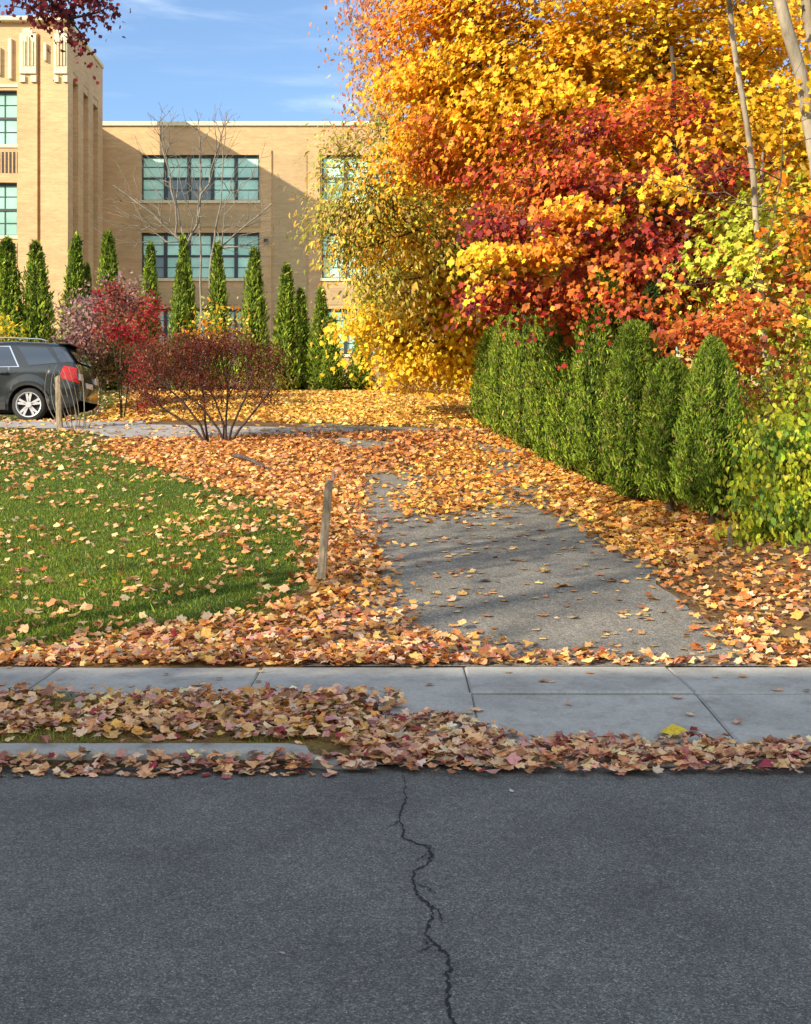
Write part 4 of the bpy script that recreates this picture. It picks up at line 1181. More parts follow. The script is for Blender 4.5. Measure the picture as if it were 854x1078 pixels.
tree('plum_tree', 'maroon leaved street tree whose bough hangs into the top left sky', 'tree', [tr, bough], np.concatenate([cl_v, cl_o]),
     [(cl_v, dict(per=15, spread=(.065, .08, .04), size=.022, tmpl=T_MAPLE_S, palf=pm, tipmode='hang')), (cl_o, dict(per=9, spread=(.3, .3, .12), size=.07, tmpl=T_MAPLE_S, palf=pm))],
     r0=.004, rmax=.13, barkm='bark_dark', seg=.35, trunk_r=(.13, .02), sides=7, jit=.03, tn=1)

# ------------------------------------------------------------------ the school
D0, DF, DR = 59.5, 51.4, 57.4            # main wall, tower front, tower's rear corner


def X(px, d): return (px - CX) * d / F
def Z(row, d): return EYE + (HZ - row) * d / F


def wall_open(mb, x0, x1, z0, z1, y, ops, rev=.28, mi=0):
    """wall sheet facing -y with rectangular openings and their reveals"""
    xs = sorted({x0, x1, *[v for o in ops for v in o[:2]]}); zs = sorted({z0, z1, *[v for o in ops for v in o[2:4]]})
    for i in range(len(xs) - 1):
        for j in range(len(zs) - 1):
            cx, cz = (xs[i] + xs[i + 1]) / 2, (zs[j] + zs[j + 1]) / 2
            if any(o[0] < cx < o[1] and o[2] < cz < o[3] for o in ops): continue
            mb.add([(xs[i], y, zs[j]), (xs[i + 1], y, zs[j]), (xs[i + 1], y, zs[j + 1]), (xs[i], y, zs[j + 1])], [(0, 1, 2, 3)], mi)
    for (a, b_, c, d_) in [o[:4] for o in ops]:
        for q in ([(a, y, c), (b_, y, c), (b_, y + rev, c), (a, y + rev, c)], [(a, y, d_), (a, y + rev, d_), (b_, y + rev, d_), (b_, y, d_)],
                  [(a, y, c), (a, y + rev, c), (a, y + rev, d_), (a, y, d_)], [(b_, y, c), (b_, y, d_), (b_, y + rev, d_), (b_, y + rev, c)]):
            mb.add(q, [(0, 1, 2, 3)], mi)


def window(parent, x0, x1, z0, z1, y, cols, rows, dark=(), mull=.09, heavy=None):
    """window > pane, sill: metal frame with a grid, panes set behind"""
    ym = y + .16; f = MB(); e = .07
    f.box(x0, x1, ym, ym + .1, z1 - e - .05, z1); f.box(x0, x1, ym, ym + .1, z0, z0 + e)
    f.box(x0, x0 + e, ym + .002, ym + .098, z0 + e, z1 - e - .05); f.box(x1 - e, x1, ym + .002, ym + .098, z0 + e, z1 - e - .05)
    w = (x1 - x0) / cols; h = (z1 - z0) / rows
    for i in range(1, cols): f.box(x0 + w * i - mull, x0 + w * i + mull, ym - .03, ym + .09, z0 + e, z1 - e - .05)
    for j in range(1, rows): f.box(x0 + e, x1 - e, ym + .005, ym + .085, z0 + h * j - .055, z0 + h * j + .055)
    for i in range(cols):  # slim glazing bars
        f.box(x0 + w * (i + .5) - .018, x0 + w * (i + .5) + .018, ym + .03, ym + .07, z0 + e, z1 - e - .05) if heavy else None
    for j in range(rows):
        f.box(x0 + e, x1 - e, ym + .032, ym + .068, z0 + h * (j + .5) - .018, z0 + h * (j + .5) + .018)
    wo = f.build('window', M['frame'], parent)
    p = MB()
    for i in range(cols):
        for j in range(rows):
            a = x0 + w * i + .01; c = z0 + h * j + .01
            yj = ym + .055 + rng.normal(0, .004)
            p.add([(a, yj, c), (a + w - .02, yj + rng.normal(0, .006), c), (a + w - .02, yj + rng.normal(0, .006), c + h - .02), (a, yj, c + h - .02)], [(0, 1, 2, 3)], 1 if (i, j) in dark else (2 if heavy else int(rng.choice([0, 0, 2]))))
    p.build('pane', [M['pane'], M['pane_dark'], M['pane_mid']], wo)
    s = MB(); s.box(x0 - .12, x1 + .12, y - .07, y + .17, z0 - .16, z0, ch=.015); s.build('sill', M['stone'], wo)
    return wo


school = empty('school_building', (0, D0, 0), 0, 'long buff brick school with a projecting tower, limestone trim and mint green windows', 'building')
def sch(o): o.location = (0, -D0, 0) if o.parent == school else o.location; return o


# main wing
ops = []
wins = []
z_rows = [(163, 211), (245, 293), (325, 373), (407, 455)]
for (za, zb) in z_rows:
    ops.append((X(149, D0), X(273, D0), Z(zb, D0), Z(za, D0))); wins.append((ops[-1], 5, 2, {(1, 0), (2, 0)} if za == 163 else ({(0, 0)} if za == 245 else set())))
    for px in (339, 523, 706, 889, 1072):
        ops.append((X(px, D0), X(px + 128 if px > 339 else px + 74, D0), Z(zb, D0), Z(za, D0))); wins.append((ops[-1], 5 if px > 339 else 3, 2, set()))
mb = MB(); xl, xr = X(96, D0), X(1250, D0); zt = Z(133, D0); zb0 = 3.2
wall_open(mb, xl, xr, zb0, zt, D0, ops)
mb.add([(xr, D0, zb0), (xr, D0 + 16, zb0), (xr, D0 + 16, zt), (xr, D0, zt)], [(0, 1, 2, 3)])
mb.add([(xl, D0 + 16, zb0), (xl, D0, zb0), (xl, D0, zt), (xl, D0 + 16, zt)], [(0, 1, 2, 3)])
mb.add([(xr, D0 + 16, zb0), (xl, D0 + 16, zb0), (xl, D0 + 16, zt), (xr, D0 + 16, zt)], [(0, 1, 2, 3)])
# shallow piers and panels of brick
for (a, b_) in ((274.5, 286), (325, 337), (414, 424), (651, 661), (834, 844)): mb.box(X(a, D0), X(b_, D0), D0 - .07, D0 - .002, zb0, Z(158, D0))
sch(mb.build('wall', M['brick'], school))
mb = MB()
for (a, b_) in ((288, 323), (426, 520), (664, 702), (846, 886)):
    mb.box(X(a, D0), X(b_, D0), D0 - .035, D0 - .003, zb0 + .2, Z(163, D0))
for (za, zb) in z_rows[:3]:
    for (a, b_) in ((149, 273), (339, 413)): mb.box(X(a, D0), X(b_, D0), D0 - .03, D0 - .003, Z(zb + 28, D0), Z(zb + 10, D0))
sch(mb.build('brick_panel', M['brick_and_flute_shade'], school))
for (o, c, r, dk) in wins:
    if o[2] < 4.5: continue
    sch(window(school, *o, D0, c, r, dk))
mb = MB(); mb.box(xl, xr + .1, D0 - .10, D0 + .35, zt, zt + .24, ch=.03); sch(mb.build('coping', M['stone'], school))
mb = MB(); mb.box(xl, xr, D0 + .36, D0 + 16, zt - .4, zt - .1); sch(mb.build('roof', M['joint'], school))
for (px, dd) in ((290, 4), (352, 2.2)):
    mb = MB(); mb.tube([(X(px, D0), D0 + dd, zt - .1), (X(px, D0), D0 + dd, zt + .55)], .06, 8); sch(mb.build('vent_pipe', M['frame'], school))
# small wall lamp by the panel
mb = MB(); mb.box(X(281, D0) - .12, X(281, D0) + .12, D0 - .32, D0 - .07, Z(254, D0) - .08, Z(254, D0) + .08, ch=.03); sch(mb.build('wall_lamp', M['frame'], school))

# tower
tx0, tx1 = X(-330, DF), -15.25
ztw = Z(24, DF)
tops = []
twin = []
for base_px in (-40, -130, -220):
    for (za, zb) in ((95, 152), (192, 248), (288, 345), (384, 441)):
        w0, w1 = (base_px, base_px + 58)
        o = (X(w0, DF), X(w1, DF), Z(zb, DF), Z(za, DF))
        if o[2] > 4: tops.append(o); twin.append(o)
mb = MB()
wall_open(mb, tx0, tx1, 3.2, ztw, DF, tops, .35)
mb.add([(tx0, DR, 3.2), (tx0, DF, 3.2), (tx0, DF, ztw), (tx0, DR, ztw)], [(0, 1, 2, 3)])
zrf = 19.3
mb.add([(tx1, DR, 3.2), (tx0, DR, 3.2), (tx0, DR, zrf), (tx1, DR, zrf)], [(0, 1, 2, 3)])
mb.add([(tx0 + .3, DF + .3, zrf), (tx1 - .02, DF + .3, zrf), (tx1 - .02, DR - .01, zrf), (tx0 + .3, DR - .01, zrf)], [(0, 1, 2, 3)])
mb.box(tx1 - .36, tx1 - .025, DF + .3, DR - .02, zrf + .02, ztw - .002)
# side wall with three tall recesses between piers
ys = np.linspace(DF, DR, 8)
for i in range(7):
    a, b_ = ys[i], ys[i + 1]
    if i % 2 == 0:
        mb.add([(tx1, a, 3.2), (tx1, b_, 3.2), (tx1, b_, ztw), (tx1, a, ztw)], [(0, 1, 2, 3)])
    else:
        xi = tx1 - .32; zr = ztw - 1.9
        mb.add([(tx1, a, zr), (tx1, b_, zr), (tx1, b_, ztw), (tx1, a, ztw), (xi, a, 3.2), (xi, b_, 3.2), (xi, b_, zr), (xi, a, zr), (tx1, a, 3.2), (tx1, b_, 3.2)],
               [(0, 1, 2, 3), (4, 5, 6, 7), (8, 4, 7, 0), (5, 9, 1, 6), (0, 7, 6, 1)])
# front piers
for (a, b_, z) in ((20.5, 41.2, ztw - .5), (44.4, 73.2, ztw - .3)):
    mb.box(X(a, DF), X(b_, DF) - .01, DF - .22, DF - .003, 3.2, z)
# link between tower and wing
mb.box(tx0 + 1, X(96, DR) - .2, DR + .01, D0 + 6, 3.2, Z(133, D0))
sch(mb.build('tower_wall', M['brick'], school))
for o in twin: sch(window(school, *o, DF + .02, 2, 2, set(), heavy=True))
# limestone capitals with fluting
for (a, b_) in ((23, 40.5), (59, 73)):
    mb = MB(); x0, x1 = X(a, DF), X(b_, DF); yf = DF - .225
    zt_, zb_ = Z(38, DF), Z(80, DF); w = (x1 - x0)
    mb.box(x0, x1, yf - .10, yf - .002, zb_, zt_, ch=.02)
    mb.box(x0 + w * .2, x1 - w * .2, yf - .10, yf - .004, zt_ + .003, zt_ + .22, ch=.02)
    mb.box(x0, x0 + w * .33, yf - .09, yf - .002, Z(88.5, DF), zb_ - .08); mb.box(x1 - w * .33, x1, yf - .09, yf - .002, Z(88.5, DF), zb_ - .08)
    for k in (.27, .5, .73):
        mb.box(x0 + w * k + .03, x0 + w * k + .075, yf - .15, yf - .102, zb_ + .35, zt_ - (.15 if k == .5 else .35), ch=.01)
        mb.box(x0 + w * k - .055, x0 + w * k + .028, yf - .104, yf - .1015, zb_ + .30, zt_ - (.12 if k == .5 else .32), 1)  # dark strips beside the ribs: shade of the flutes put into the colour
    sch(mb.build('capital', [M['stone'], M['brick_and_flute_shade']], school))
for (a, b_, r0_, r1_) in ((9.5, 13.5, 41, 84), (-2, 1.5, 50, 80), (48.5, 51.5, 48, 67), (-14, -10, 41, 84)):
    yy = DF - .225 if a > 40 else DF
    mb = MB(); mb.box(X(a, DF), X(b_, DF), yy - .14, yy - .003, Z(r1_, DF), Z(r0_, DF), ch=.03); sch(mb.build('pilaster_strip', M['stone'], school))
for base_px in (-40, -130, -220):
    for (za, zb) in ((160, 182), (256, 280), (352, 376)):
        mb = MB()
        for k in range(15):
            xx = X(base_px + 2 + k * 4.0, DF); mb.box(xx, xx + .085, DF - .02, DF - .004, Z(zb, DF), Z(za, DF))
        sch(mb.build('grille', M['bark_dark'], school))
mb = MB(); mb.box(tx0 - .1, tx1 + .08, DF - .28, DF + .35, ztw, ztw + .22, ch=.04); mb.box(tx1 - .4, tx1 + .08, DF + .352, DR + .02, ztw, ztw + .22, ch=.04)
mb.box(X(-330, DF), X(20, DF), DF - .05, DF - .004, Z(92, DF), Z(89, DF)); sch(mb.build('coping', M['stone'], school))

# ------------------------------------------------------------------ apartment block across the street (casts the street's shade)
ap = empty('apartment_building', (0, 0, 0), 0, 'brick apartment block across the street behind the viewer', 'building')
HB = 11.45
ops = [(xx, xx + 1.4, zz_, zz_ + 1.7) for xx in np.arange(-44, -11, 3.2) for zz_ in (1.2, 4.1, 7.0, 9.6)]
mb = MB()
mb.box(-46, -9, -19, -7.0, .1, HB)
mb.build('wall', M['brick_and_flute_shade'], ap)
for o in ops:
    f = MB(); f.box(o[0], o[1], -6.997, -6.94, o[2], o[3]); w_ = f.build('window', M['frame'], ap)
    g = MB(); g.box(o[0] + .08, o[1] - .08, -6.937, -6.92, o[2] + .08, o[3] - .08); g.build('pane', M['pane_dark'], w_)
mb = MB(); mb.box(-46.2, -8.8, -19.2, -6.8, HB, HB + .3); mb.build('coping', M['stone'], ap)

# street trees behind the viewer: their limbs throw the streaks over driveway and lawn
for (x, y, h, lab, per) in ((-19.5, -5.6, 18.0, 'tall half bare street tree behind the viewer before the apartment block', 6), (-22.2, -5.9, 18.5, 'taller street tree farther left behind the viewer', 8), (-8.5, -5.8, 16.2, 'slender street tree nearest behind the viewer', 3)):
    b = np.array([x, y, .1])
    cl = np.concatenate([lobe(b + [0, 0, h * .80], (3.0, 2.6, h * .20), 70, 2), lobe(b + [.6, .2, h * .62], (2.2, 2.0, 1.8), 20)])
    tree('street_tree', lab, 'tree', [[b, b + [.2, 0, h * .35], b + [0, .1, h * .6], b + [.3, 0, h * .97]]], cl,
         [(cl, dict(per=per, spread=(.45, .45, .2), size=.11, tmpl=T_KITE, palf=palf([ORG, GOLD], .6, 2, .15)))], r0=.012, rmax=.2, barkm='bark_grey', trunk_r=(.22, .10), seg=.8, jit=.1)

# ------------------------------------------------------------------ posts and small things
# weathered stake on the lawn edge, split at the top
def stake(name, label, base, top, r, cat='post'):
    root = empty(name, tuple(base), 0, label, cat)
    mb = MB(); base = np.array(base); top = np.array(top) - base
    n = 12; rings = 9; V = []
    for i in range(rings):
        t = i / (rings - 1); c = top * t - np.array([0, 0, .06 * (1 - t)])
        for k in range(n):
            a = 2 * PI * k / n + .3
            sq = 1 / max(abs(math.cos(a)), abs(math.sin(a))) ** .75
            rr = r * sq * (1 + .05 * math.sin(k * 2.7 + i) + .04 * math.sin(i * 1.7)) * (1 - .10 * t)
            zz_ = 0
            if i == rings - 1: zz_ = .035 * math.cos(a - .4) + .012 * math.sin(k * 5)
            V.append((c[0] + rr * math.cos(a), c[1] + rr * math.sin(a), c[2] + zz_))
    f = [(i * n + k, i * n + (k + 1) % n, (i + 1) * n + (k + 1) % n, (i + 1) * n + k) for i in range(rings - 1) for k in range(n)]
    V.append((top[0] - r * .1, top[1], top[2] - .035)); ci = len(V) - 1
    f += [((rings - 1) * n + k, (rings - 1) * n + (k + 1) % n, ci) for k in range(n)]
    mb.add(V, f); mb.build('shaft', M['wood'], root)
    return root


x, y = G(337, 614)
bs = np.array([x, y, float(gz(x, y)) - .01]); tp = P(346.5, 507, y)
st = stake('wooden_stake', 'weathered grey wooden stake leaning right at the edge of the leaf covered driveway', bs, tp, .042)
mb = MB(); t_ = tp - bs
mb.add([(t_[0] + .012, -.03, t_[2] - .06), (t_[0] + .042, -.03, t_[2] - .05), (t_[0] + .05, -.02, t_[2] + .075), (t_[0] + .028, -.02, t_[2] + .105), (t_[0] + .012, .01, t_[2] - .06), (t_[0] + .042, .01, t_[2] - .05), (t_[0] + .05, 0, t_[2] + .075), (t_[0] + .028, 0, t_[2] + .105)],
       [(0, 1, 2, 3), (7, 6, 5, 4), (0, 4, 5, 1), (1, 5, 6, 2), (2, 6, 7, 3), (3, 7, 4, 0)])
mb.build('splinter', M['wood_fresh'], st)
mb = MB(); a = [(.052 * math.sin(k / 12 * PI * 1.5) + t_[0] + .02, -.045, t_[2] + .06 + .05 * math.cos(k / 12 * PI * 1.5)) for k in range(13)]
mb.tube(a, .005, 6); mb.build('wire_loop', M['wood_fresh'], st)
# stone chip by its foot
mb = MB(); x, y = G(343, 622); z = float(gz(x, y))
V = [(x + .05 * math.cos(a) * k, y + .04 * math.sin(a) * k, z + zz_) for (k, zz_) in ((1, -.01), (.9, .02), (.5, .04)) for a in np.linspace(0, 2 * PI, 7)[:-1]]
mb.add(V, [(i * 6 + k, i * 6 + (k + 1) % 6, (i + 1) * 6 + (k + 1) % 6, (i + 1) * 6 + k) for i in range(2) for k in range(6)] + [tuple(12 + k for k in range(6))])
tag(mb.build('stone', M['kerbc']), 'small grey stone at the foot of the leaning wooden stake', 'stone')

# post by the parking strip
x, y = G(63, 452)
bs = np.array([x, y, float(gz(x, y)) - .02]); tp = P(61, 396, y)
stake('wooden_post', 'rough wooden post beside the parked car with dry canes leaning round it', bs, tp, .058)
pb = bs
# dry canes arching around it
root = empty('dry_canes', (x + .28, y, float(gz(x, y))), 0, 'clump of dry arching grey canes beside the wooden post', 'dry plant')
for i, (b0, via, e) in enumerate((((66, 448), (38, 420), (52, 386)), ((66, 448), (45, 410), (60, 384)), ((72, 450), (62, 418), (57, 392)), ((76, 450), (75, 420), (62, 390)), ((80, 449), (82, 425), (66, 388)),
                                  ((84, 449), (84, 420), (72, 386)), ((88, 448), (92, 400), (80, 384)), ((78, 450), (70, 430), (60, 400)), ((83, 450), (78, 415), (68, 396)), ((92, 450), (100, 436), (112, 420)), ((74, 450), (66, 430), (56, 404)), ((90, 448), (88, 420), (88, 398)))):
    dd = y + rng.uniform(-.12, .15)
    p0, p1, p2 = P(*b0, dd), P(*via, dd + rng.uniform(-.1, .1)), P(*e, dd + rng.uniform(-.1, .1))
    p0[2] = float(gz(p0[0], p0[1]))
    pts = [(1 - t) ** 2 * p0 + 2 * t * (1 - t) * p1 + t * t * p2 - np.array(root.location) for t in np.linspace(0, 1, 9)]
    mb = MB(); mb.tube(pts, list(np.linspace(.009, .004, 9)), 6); mb.build('cane', M['bark_grey'], root, smooth=True)
# fallen branch near the bush
p0, p1 = G(246, 484), G(286, 498)
mb = MB(); pts = [(p0[0] + (p1[0] - p0[0]) * t, p0[1] + (p1[1] - p0[1]) * t, float(gz(p0[0] + (p1[0] - p0[0]) * t, p0[1] + (p1[1] - p0[1]) * t)) + .07 + .03 * math.sin(t * 5)) for t in np.linspace(0, 1, 7)]
mb.tube(pts, [.035, .04, .036, .032, .03, .026, .02], 7)
tag(mb.build('fallen_branch', M['bark_dark'], smooth=True), 'short brown branch lying in the leaves in front of the maroon bush', 'branch')
# stub post at the hedge foot
x, y = G(769, 578)
stake('wooden_stub', 'short pale stub standing at the foot of the nearest hedge tree', (x, y, float(gz(x, y)) - .02), P(768, 556, y), .022)
# dead curled leaf hanging in the near hedge is part of the litter; a bare twig leans there
# utility post glimpsed through the trees
# ------------------------------------------------------------------ the parked car
def car():
    d = 23.55                       # near side of the body
    xr = X(81, d)                   # rear bumper
    L = 4.75; zg = float(gz(-9.0, 24.4))
    root = empty('parked_car', (xr - L, d + .80, zg), math.radians(1.5), 'dark grey family car parked side on at the left edge, its rear towards the shrubs', 'car')
    W = .93
    wr, wf = L - 1.02, L - 1.02 - 2.86   # wheel centres (x from the front)
    WR, AR = .352, .405
    top = lambda x: float(np.interp(x, [0, .08, .25, 1.15, 1.35, 2.0, 2.35, 3.3, 3.95, 4.28, 4.42, 4.58, 4.70, 4.74, 4.75], [.70, .82, .95, 1.08, 1.14, 1.52, 1.64, 1.70, 1.675, 1.64, 1.58, 1.38, 1.20, .98, .78]))
    def low(x):
        z = float(np.interp(x, [0, .15, .5, 4.2, 4.62, 4.75], [.40, .26, .22, .24, .32, .44]))
        for c in (wr, wf):
            if abs(x - c) < AR: z = max(z, .352 + math.sqrt(AR * AR - (x - c) ** 2))
        return z
    def hw(x, z):
        w = W - .03 * abs((z - .75) / .6) ** 2
        if z > 1.06: w -= (z - 1.06) * .36
        e = min(x, L - x)
        w *= 1 - .16 * max(0, 1 - e / .55) ** 2.2
        for c in (wr, wf):   # flared arches
            q = math.hypot(x - c, z - .352)
            if q < .62: w += .022 * max(0, 1 - abs(q - .45) / .17)
        if .45 < z < .62: w -= .012
        return w
    xs = sorted({*np.linspace(0, L, 60), *[c + AR * math.sin(a) for c in (wr, wf) for a in np.linspace(-PI / 2, PI / 2, 19)], *[c + s * (AR + .001) for c in (wr, wf) for s in (-1, 1)]})
    R = 18
    V = []; 
    for x in xs:
        a, b_ = low(x), top(x)
        col = []
        for j in range(R + 1):
            t = j / R; z = a + (b_ - a) * t
            w = hw(x, z)
            if b_ - z < .10: w -= .10 * (1 - (b_ - z) / .10) ** 2 * 1.1
            col.append((x, -w, z))
        V += col + [(x, -col[-1][1] * -.5, b_ + .018), (x, 0, b_ + .028), (x, col[-1][1] * -.5, b_ + .018)] + [(x, -p[1], p[2]) for p in reversed(col)]
    K = 2 * (R + 1) + 3
    f = [(i * K + j, (i + 1) * K + j, (i + 1) * K + j + 1, i * K + j + 1) for i in range(len(xs) - 1) for j in range(K - 1)]
    f += [tuple(range(K)), tuple((len(xs) - 1) * K + j for j in range(K - 1, -1, -1))]
    pm_, nt, bs_, o_ = newmat('dark grey paint'); bs_.inputs['Base Color'].default_value = (.028, .034, .034, 1); bs_.inputs['Metallic'].default_value = .55; bs_.inputs['Roughness'].default_value = .35
    bs_.inputs['Coat Weight'].default_value = 1; bs_.inputs['Coat Roughness'].default_value = .04
    gl, nt, bs_, o_ = newmat('car glass'); bs_.inputs['Base Color'].default_value = (.018, .03, .045, 1); bs_.inputs['Roughness'].default_value = .05; bs_.inputs['Specular IOR Level'].default_value = .9
    bs_.inputs['Coat Weight'].default_value = 1
    blk = simple('black trim', (.02, .02, .02), .6); chrome = simple('chrome', (.75, .75, .75), .2, 1, .02); rub = simple('rubber', (.025, .025, .025), .85, bmp=.2)
    alloy = simple('silver alloy', (.62, .62, .62), .38, .5, .05); lampr = simple('red lamp', (.50, .018, .012), .12, var=.25, scale=14)
    lamps = simple('clear lamp', (.7, .7, .68), .12)
    mb = MB(); mb.add(V, f); body = mb.build('body', pm_, root, smooth=True, fix=True)
    # panels laid on the skin (both sides)
    def panel(name, pts, mat, off, parent, n=8, sides=(-1, 1)):
        for s_ in sides:
            m_ = MB(); (a, b_, c, d_) = pts   # lower-left, lower-right, upper-right, upper-left
            V_ = []
            for i in range(n + 1):
                for j in range(n + 1):
                    u, v = i / n, j / n
                    x_ = (1 - v) * ((1 - u) * a[0] + u * b_[0]) + v * ((1 - u) * d_[0] + u * c[0]); z_ = (1 - v) * ((1 - u) * a[1] + u * b_[1]) + v * ((1 - u) * d_[1] + u * c[1])
                    w_ = hw(x_, z_); t_ = top(x_)
                    if t_ - z_ < .10: w_ -= .11 * (1 - (t_ - z_) / .10) ** 2
                    V_.append((x_, s_ * (w_ + off), z_))
            m_.add(V_, [(i * (n + 1) + j, (i + 1) * (n + 1) + j, (i + 1) * (n + 1) + j + 1, i * (n + 1) + j + 1) for i in range(n) for j in range(n)])
            o = m_.build(name, mat, parent, smooth=True)
        return o
    # windows with chrome surround: front, rear door, quarter
    panel('window_surround', ((1.50, 1.10), (3.54, 1.13), (3.29, 1.585), (2.17, 1.565)), chrome, .004, root)
    panel('side_window', ((1.55, 1.115), (2.52, 1.125), (2.52, 1.575), (2.18, 1.55)), gl, .009, root)
    panel('side_window', ((2.62, 1.125), (3.50, 1.15), (3.27, 1.565), (2.62, 1.575)), gl, .009, root)
    panel('quarter_window', ((3.74, 1.16), (4.32, 1.22), (4.05, 1.545), (3.46, 1.565)), gl, .008, root)
    # rear and front screens
    for (nm, xa, za, xb, zb, w0, w1) in (('rear_window', 4.44, 1.555, 4.67, 1.245, .60, .70), ('windscreen', 1.98, 1.51, 1.42, 1.18, .62, .70)):
        m_ = MB(); o_ = .035
        m_.add([(xa + (o_ if xa > 3 else -o_), -w1 * .93, za), (xa + (o_ if xa > 3 else -o_), w1 * .93, za), (xb + (o_ if xa > 3 else -o_), w1 * 1.02, zb), (xb + (o_ if xa > 3 else -o_), -w1 * 1.02, zb)], [(0, 1, 2, 3)]); m_.build(nm, gl, root)
    # dark wrap from the quarter window to the rear screen
    panel('rear_pillar', ((4.38, 1.22), (4.62, 1.25), (4.40, 1.56), (4.16, 1.565)), gl, .006, root, 4)
    m_ = MB(); m_.box(4.25, 4.52, -.60, .60, 1.625, 1.655, ch=.012); m_.build('spoiler', pm_, root)
    # arches, cladding, seams, handle, lamps
    for c in (wr, wf):
        for s_ in (-1, 1):
            m_ = MB(); V_ = []; n = 24
            for k in range(n + 1):
                a = PI * k / n
                for rr in (AR - .004, AR + .045):
                    x_ = c + rr * math.cos(a); z_ = .352 + rr * math.sin(a); V_.append((x_, s_ * (hw(x_, z_) + .012), z_))
            m_.add(V_, [(2 * k, 2 * k + 1, 2 * k + 3, 2 * k + 2) for k in range(n)])
            o = m_.build('arch_trim', blk, root); sm = o.modifiers.new('t', 'SOLIDIFY'); sm.thickness = .02; sm.offset = 0
            # wheel well
            m_ = MB(); V_ = []
            for k in range(n + 1):
                a = PI * k / n
                for yy in (s_ * .50, s_ * (W - .02)): V_.append((c + AR * math.cos(a), yy, .352 + AR * math.sin(a)))
            V_ += [(c + AR * math.cos(PI * k / n), s_ * .50, .352 + AR * math.sin(PI * k / n)) for k in range(n + 1)]
            m_.add(V_, [(2 * k, 2 * k + 1, 2 * k + 3, 2 * k + 2) for k in range(n)] + [tuple(2 * (n + 1) + k for k in range(n + 1))]); m_.build('wheel_well', blk, root)
    panel('sill_cladding', ((wf + .46, .245), (wr - .46, .245), (wr - .46, .40), (wf + .46, .40)), blk, .012, root, 4)
    panel('bumper_cladding', ((wr + .47, .33), (4.66, .38), (4.70, .56), (wr + .46, .54)), blk, .010, root, 4)
    for xx in (1.62, 2.57): panel('door_seam', ((xx, .44), (xx + .012, .44), (xx + .012, 1.10), (xx, 1.10)), blk, .003, root, 4)
    panel('door_seam', ((3.30, .75), (3.312, .75), (3.60, 1.10), (3.588, 1.10)), blk, .003, root, 4)
    for xx in (2.35, 3.22):
        for s_ in (-1, 1):
            m_ = MB(); m_.tube([(xx - .11, s_ * (hw(xx, 1.0) + .02), 1.0), (xx - .05, s_ * (hw(xx, 1.0) + .045), 1.0), (xx + .05, s_ * (hw(xx, 1.0) + .045), 1.0), (xx + .11, s_ * (hw(xx, 1.0) + .02), 1.0)], .016, 8); m_.build('door_handle', pm_, root, smooth=True)
    for s_ in (-1, 1):
        panel('tail_lamp', ((4.36, .90), (4.735, .80), (4.69, 1.12), (4.44, 1.16)), lampr, .012, root, 6, (s_,))
        m_ = MB(); m_.box(L - .035, L + .012, min(s_ * .55, s_ * .78), max(s_ * .55, s_ * .78), .86, 1.0, ch=.01); m_.build('reflector', lamps, root)
        panel('headlight', ((.05, .68), (.42, .78), (.50, .88), (.10, .80)), lamps, .012, root, 6, (s_,))
        m_ = MB(); m_.box(1.62, 1.80, min(s_ * .96, s_ * 1.12), max(s_ * .96, s_ * 1.12), 1.08, 1.22, ch=.03); m_.build('wing_mirror', pm_, root)
        m_ = MB(); m_.tube([(2.1, s_ * .60, 1.685), (2.3, s_ * .60, 1.735), (3.2, s_ * .60, 1.765), (3.9, s_ * .60, 1.735), (4.05, s_ * .60, 1.69)], .016, 6); m_.build('roof_rail', chrome, root, smooth=True)
    m_ = MB(); m_.box(L - .04, L + .02, -.26, .26, .72, .84, ch=.01); m_.build('number_plate', lamps, root)
    # wheels: tyre > rim with five double spokes
    for c in (wr, wf):
        for s_ in (-1, 1):
            y0 = s_ * .80
            m_ = MB(); V_ = []; n = 40
            prof = [(WR * .70, .105), (WR * .80, .118), (WR * .93, .112), (WR * .985, .085), (WR, .04), (WR, -.04), (WR * .985, -.085), (WR * .93, -.112), (WR * .70, -.105)]
            for k in range(n):
                a = 2 * PI * k / n
                for (rr, yy) in prof: V_.append((c + rr * math.cos(a), y0 + yy, WR + rr * math.sin(a)))
            q = len(prof)
            m_.add(V_, [(k * q + j, ((k + 1) % n) * q + j, ((k + 1) % n) * q + j + 1, k * q + j + 1) for k in range(n) for j in range(q - 1)])
            tyre = m_.build('wheel', rub, root, smooth=True)
            m_ = MB(); ys_o = y0 + s_ * .095
            # rim barrel and lip
            V_ = []
            for k in range(n):
                a = 2 * PI * k / n
                for (rr, yy) in ((WR * .74, .112), (WR * .69, .108), (WR * .66, .06), (WR * .64, -.06)): V_.append((c + rr * math.cos(a), y0 + s_ * yy, WR + rr * math.sin(a)))
            m_.add(V_, [(k * 4 + j, ((k + 1) % n) * 4 + j, ((k + 1) % n) * 4 + j + 1, k * 4 + j + 1) for k in range(n) for j in range(3)])
            for k in range(5):
                for off in (-.16, .16):
                    a = 2 * PI * k / 5 + PI / 2; r0_, r1_ = .045, WR * .69
                    p = []
                    for (rr, hwid, ang) in ((r0_, .026, off * .3), (r1_, .024, off * 1.15)):
                        ca, sa = math.cos(a + ang), math.sin(a + ang)
                        p += [(c + rr * ca - hwid * sa, WR + rr * sa + hwid * ca), (c + rr * ca + hwid * sa, WR + rr * sa - hwid * ca)]
                    yo, yi = ys_o, ys_o - s_ * .035
                    V_ = [(px_, yo, pz_) for px_, pz_ in p] + [(px_, yi, pz_) for px_, pz_ in p]
                    m_.add(V_, [(0, 1, 3, 2), (4, 6, 7, 5), (0, 2, 6, 4), (1, 5, 7, 3), (0, 4, 5, 1), (2, 3, 7, 6)])
            m_.tube([(c, ys_o - s_ * .04, WR), (c, ys_o + s_ * .012, WR)], .062, 16)
            m_.build('rim', alloy, tyre)
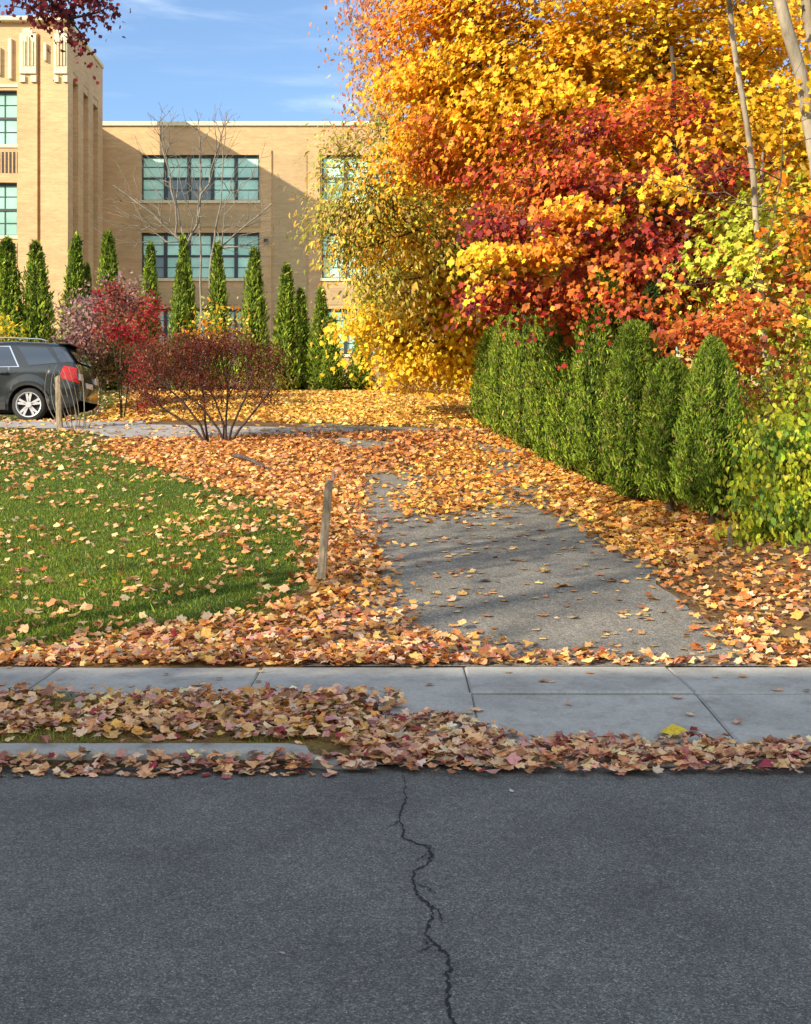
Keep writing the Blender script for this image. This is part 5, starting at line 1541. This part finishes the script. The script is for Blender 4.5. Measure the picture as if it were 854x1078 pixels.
            m_ = MB(); m_.tube([(c, y0 + s_ * .02, WR), (c, y0 + s_ * .035, WR)], WR * .66, 24); m_.build('brake_disc', blk, tyre)
    # underbody
    m_ = MB(); m_.box(.5, 4.4, -.5, .5, .20, .5); m_.build('underbody', blk, root)
    return root


car()

# ------------------------------------------------------------------ sky, sun, camera
W_ = bpy.data.worlds.new("World"); S.world = W_; W_.use_nodes = True
nt = W_.node_tree; bg = nt.nodes['Background']
SUN_DIR = np.array([1.31, 1.0, -.785]); SUN_DIR /= np.linalg.norm(SUN_DIR)      # the way the light travels
elev = math.asin(-SUN_DIR[2]); az = math.atan2(-SUN_DIR[0], -SUN_DIR[1])        # towards the sun, from +y clockwise
sky = nt.nodes.new('ShaderNodeTexSky'); sky.sky_type = 'NISHITA'; sky.sun_disc = False
sky.sun_elevation = elev; sky.sun_rotation = az; sky.air_density = 1.0; sky.dust_density = .05; sky.ozone_density = 3.0
tc = nt.nodes.new('ShaderNodeTexCoord')
def cloud(scale, mscale, rot, lo, hi, det=6):
    mp = nt.nodes.new('ShaderNodeMapping'); mp.inputs['Scale'].default_value = mscale; mp.inputs['Rotation'].default_value = rot
    n = nt.nodes.new('ShaderNodeTexNoise'); n.inputs['Scale'].default_value = scale; n.inputs['Detail'].default_value = det; n.inputs['Roughness'].default_value = .6; n.inputs['Distortion'].default_value = .6
    nt.links.new(tc.outputs['Generated'], mp.inputs[0]); nt.links.new(mp.outputs[0], n.inputs['Vector'])
    r = nt.nodes.new('ShaderNodeValToRGB'); r.color_ramp.elements[0].position = lo; r.color_ramp.elements[1].position = hi; r.color_ramp.interpolation = 'EASE'
    nt.links.new(n.outputs[0], r.inputs[0]); return r.outputs[0]
c1 = cloud(2.2, (1.0, 1.0, 4.2), (0, .22, 0), .50, .80)
c2 = cloud(4.0, (1, 1, 6.0), (0, -.22, 0), .54, .90, 9)
mxv = nt.nodes.new('ShaderNodeMath'); mxv.operation = 'MAXIMUM'; nt.links.new(c1, mxv.inputs[0]); nt.links.new(c2, mxv.inputs[1])
ml = nt.nodes.new('ShaderNodeMath'); ml.operation = 'MULTIPLY'; ml.inputs[1].default_value = .5; nt.links.new(mxv.outputs[0], ml.inputs[0])
# added cloud veil over the unseen half of the sky, lightens and neutralises shade
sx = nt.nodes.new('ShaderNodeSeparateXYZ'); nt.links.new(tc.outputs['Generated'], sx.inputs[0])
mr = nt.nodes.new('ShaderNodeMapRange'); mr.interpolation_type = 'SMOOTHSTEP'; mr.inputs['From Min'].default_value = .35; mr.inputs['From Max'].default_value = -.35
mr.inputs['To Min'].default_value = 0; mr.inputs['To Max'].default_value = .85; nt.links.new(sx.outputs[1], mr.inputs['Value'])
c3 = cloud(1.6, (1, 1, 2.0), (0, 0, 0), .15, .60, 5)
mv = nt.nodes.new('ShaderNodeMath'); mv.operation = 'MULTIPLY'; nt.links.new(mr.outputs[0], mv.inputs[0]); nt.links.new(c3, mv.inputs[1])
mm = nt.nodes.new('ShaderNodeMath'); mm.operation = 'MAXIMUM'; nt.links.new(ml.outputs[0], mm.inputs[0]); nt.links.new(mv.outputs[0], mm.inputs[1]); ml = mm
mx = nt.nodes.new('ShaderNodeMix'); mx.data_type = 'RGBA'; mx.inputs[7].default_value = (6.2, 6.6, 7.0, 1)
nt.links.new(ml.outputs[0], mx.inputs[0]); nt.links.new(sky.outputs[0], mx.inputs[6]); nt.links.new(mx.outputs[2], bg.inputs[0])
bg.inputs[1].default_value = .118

sun = bpy.data.lights.new('sun', 'SUN'); sun.energy = 4.1; sun.angle = math.radians(.55); sun.color = (1.0, .87, .68)
so = bpy.data.objects.new('sun', sun); C.objects.link(so)
so.rotation_euler = Vector(SUN_DIR).to_track_quat('-Z', 'Y').to_euler()

cam = bpy.data.cameras.new('camera'); co = bpy.data.objects.new('camera', cam); C.objects.link(co)
cam.sensor_fit = 'VERTICAL'; cam.sensor_height = 24; cam.lens = 24 * F / 1078
cam.shift_y = (HZ - 539) / 1078; cam.clip_start = .05; cam.clip_end = 2000
co.location = (0, 0, EYE); co.rotation_euler = (PI / 2, 0, 0)
S.camera = co

S.view_settings.view_transform = 'Standard'; S.view_settings.look = 'None'; S.view_settings.exposure = 1.05; S.view_settings.gamma = 1
S.view_settings.use_curve_mapping = False
cy = S.cycles
cy.max_bounces = 6; cy.diffuse_bounces = 4; cy.glossy_bounces = 2; cy.transmission_bounces = 4; cy.transparent_max_bounces = 4
cy.sample_clamp_indirect = 6; cy.use_denoising = True
cy.caustics_reflective = False; cy.caustics_refractive = False
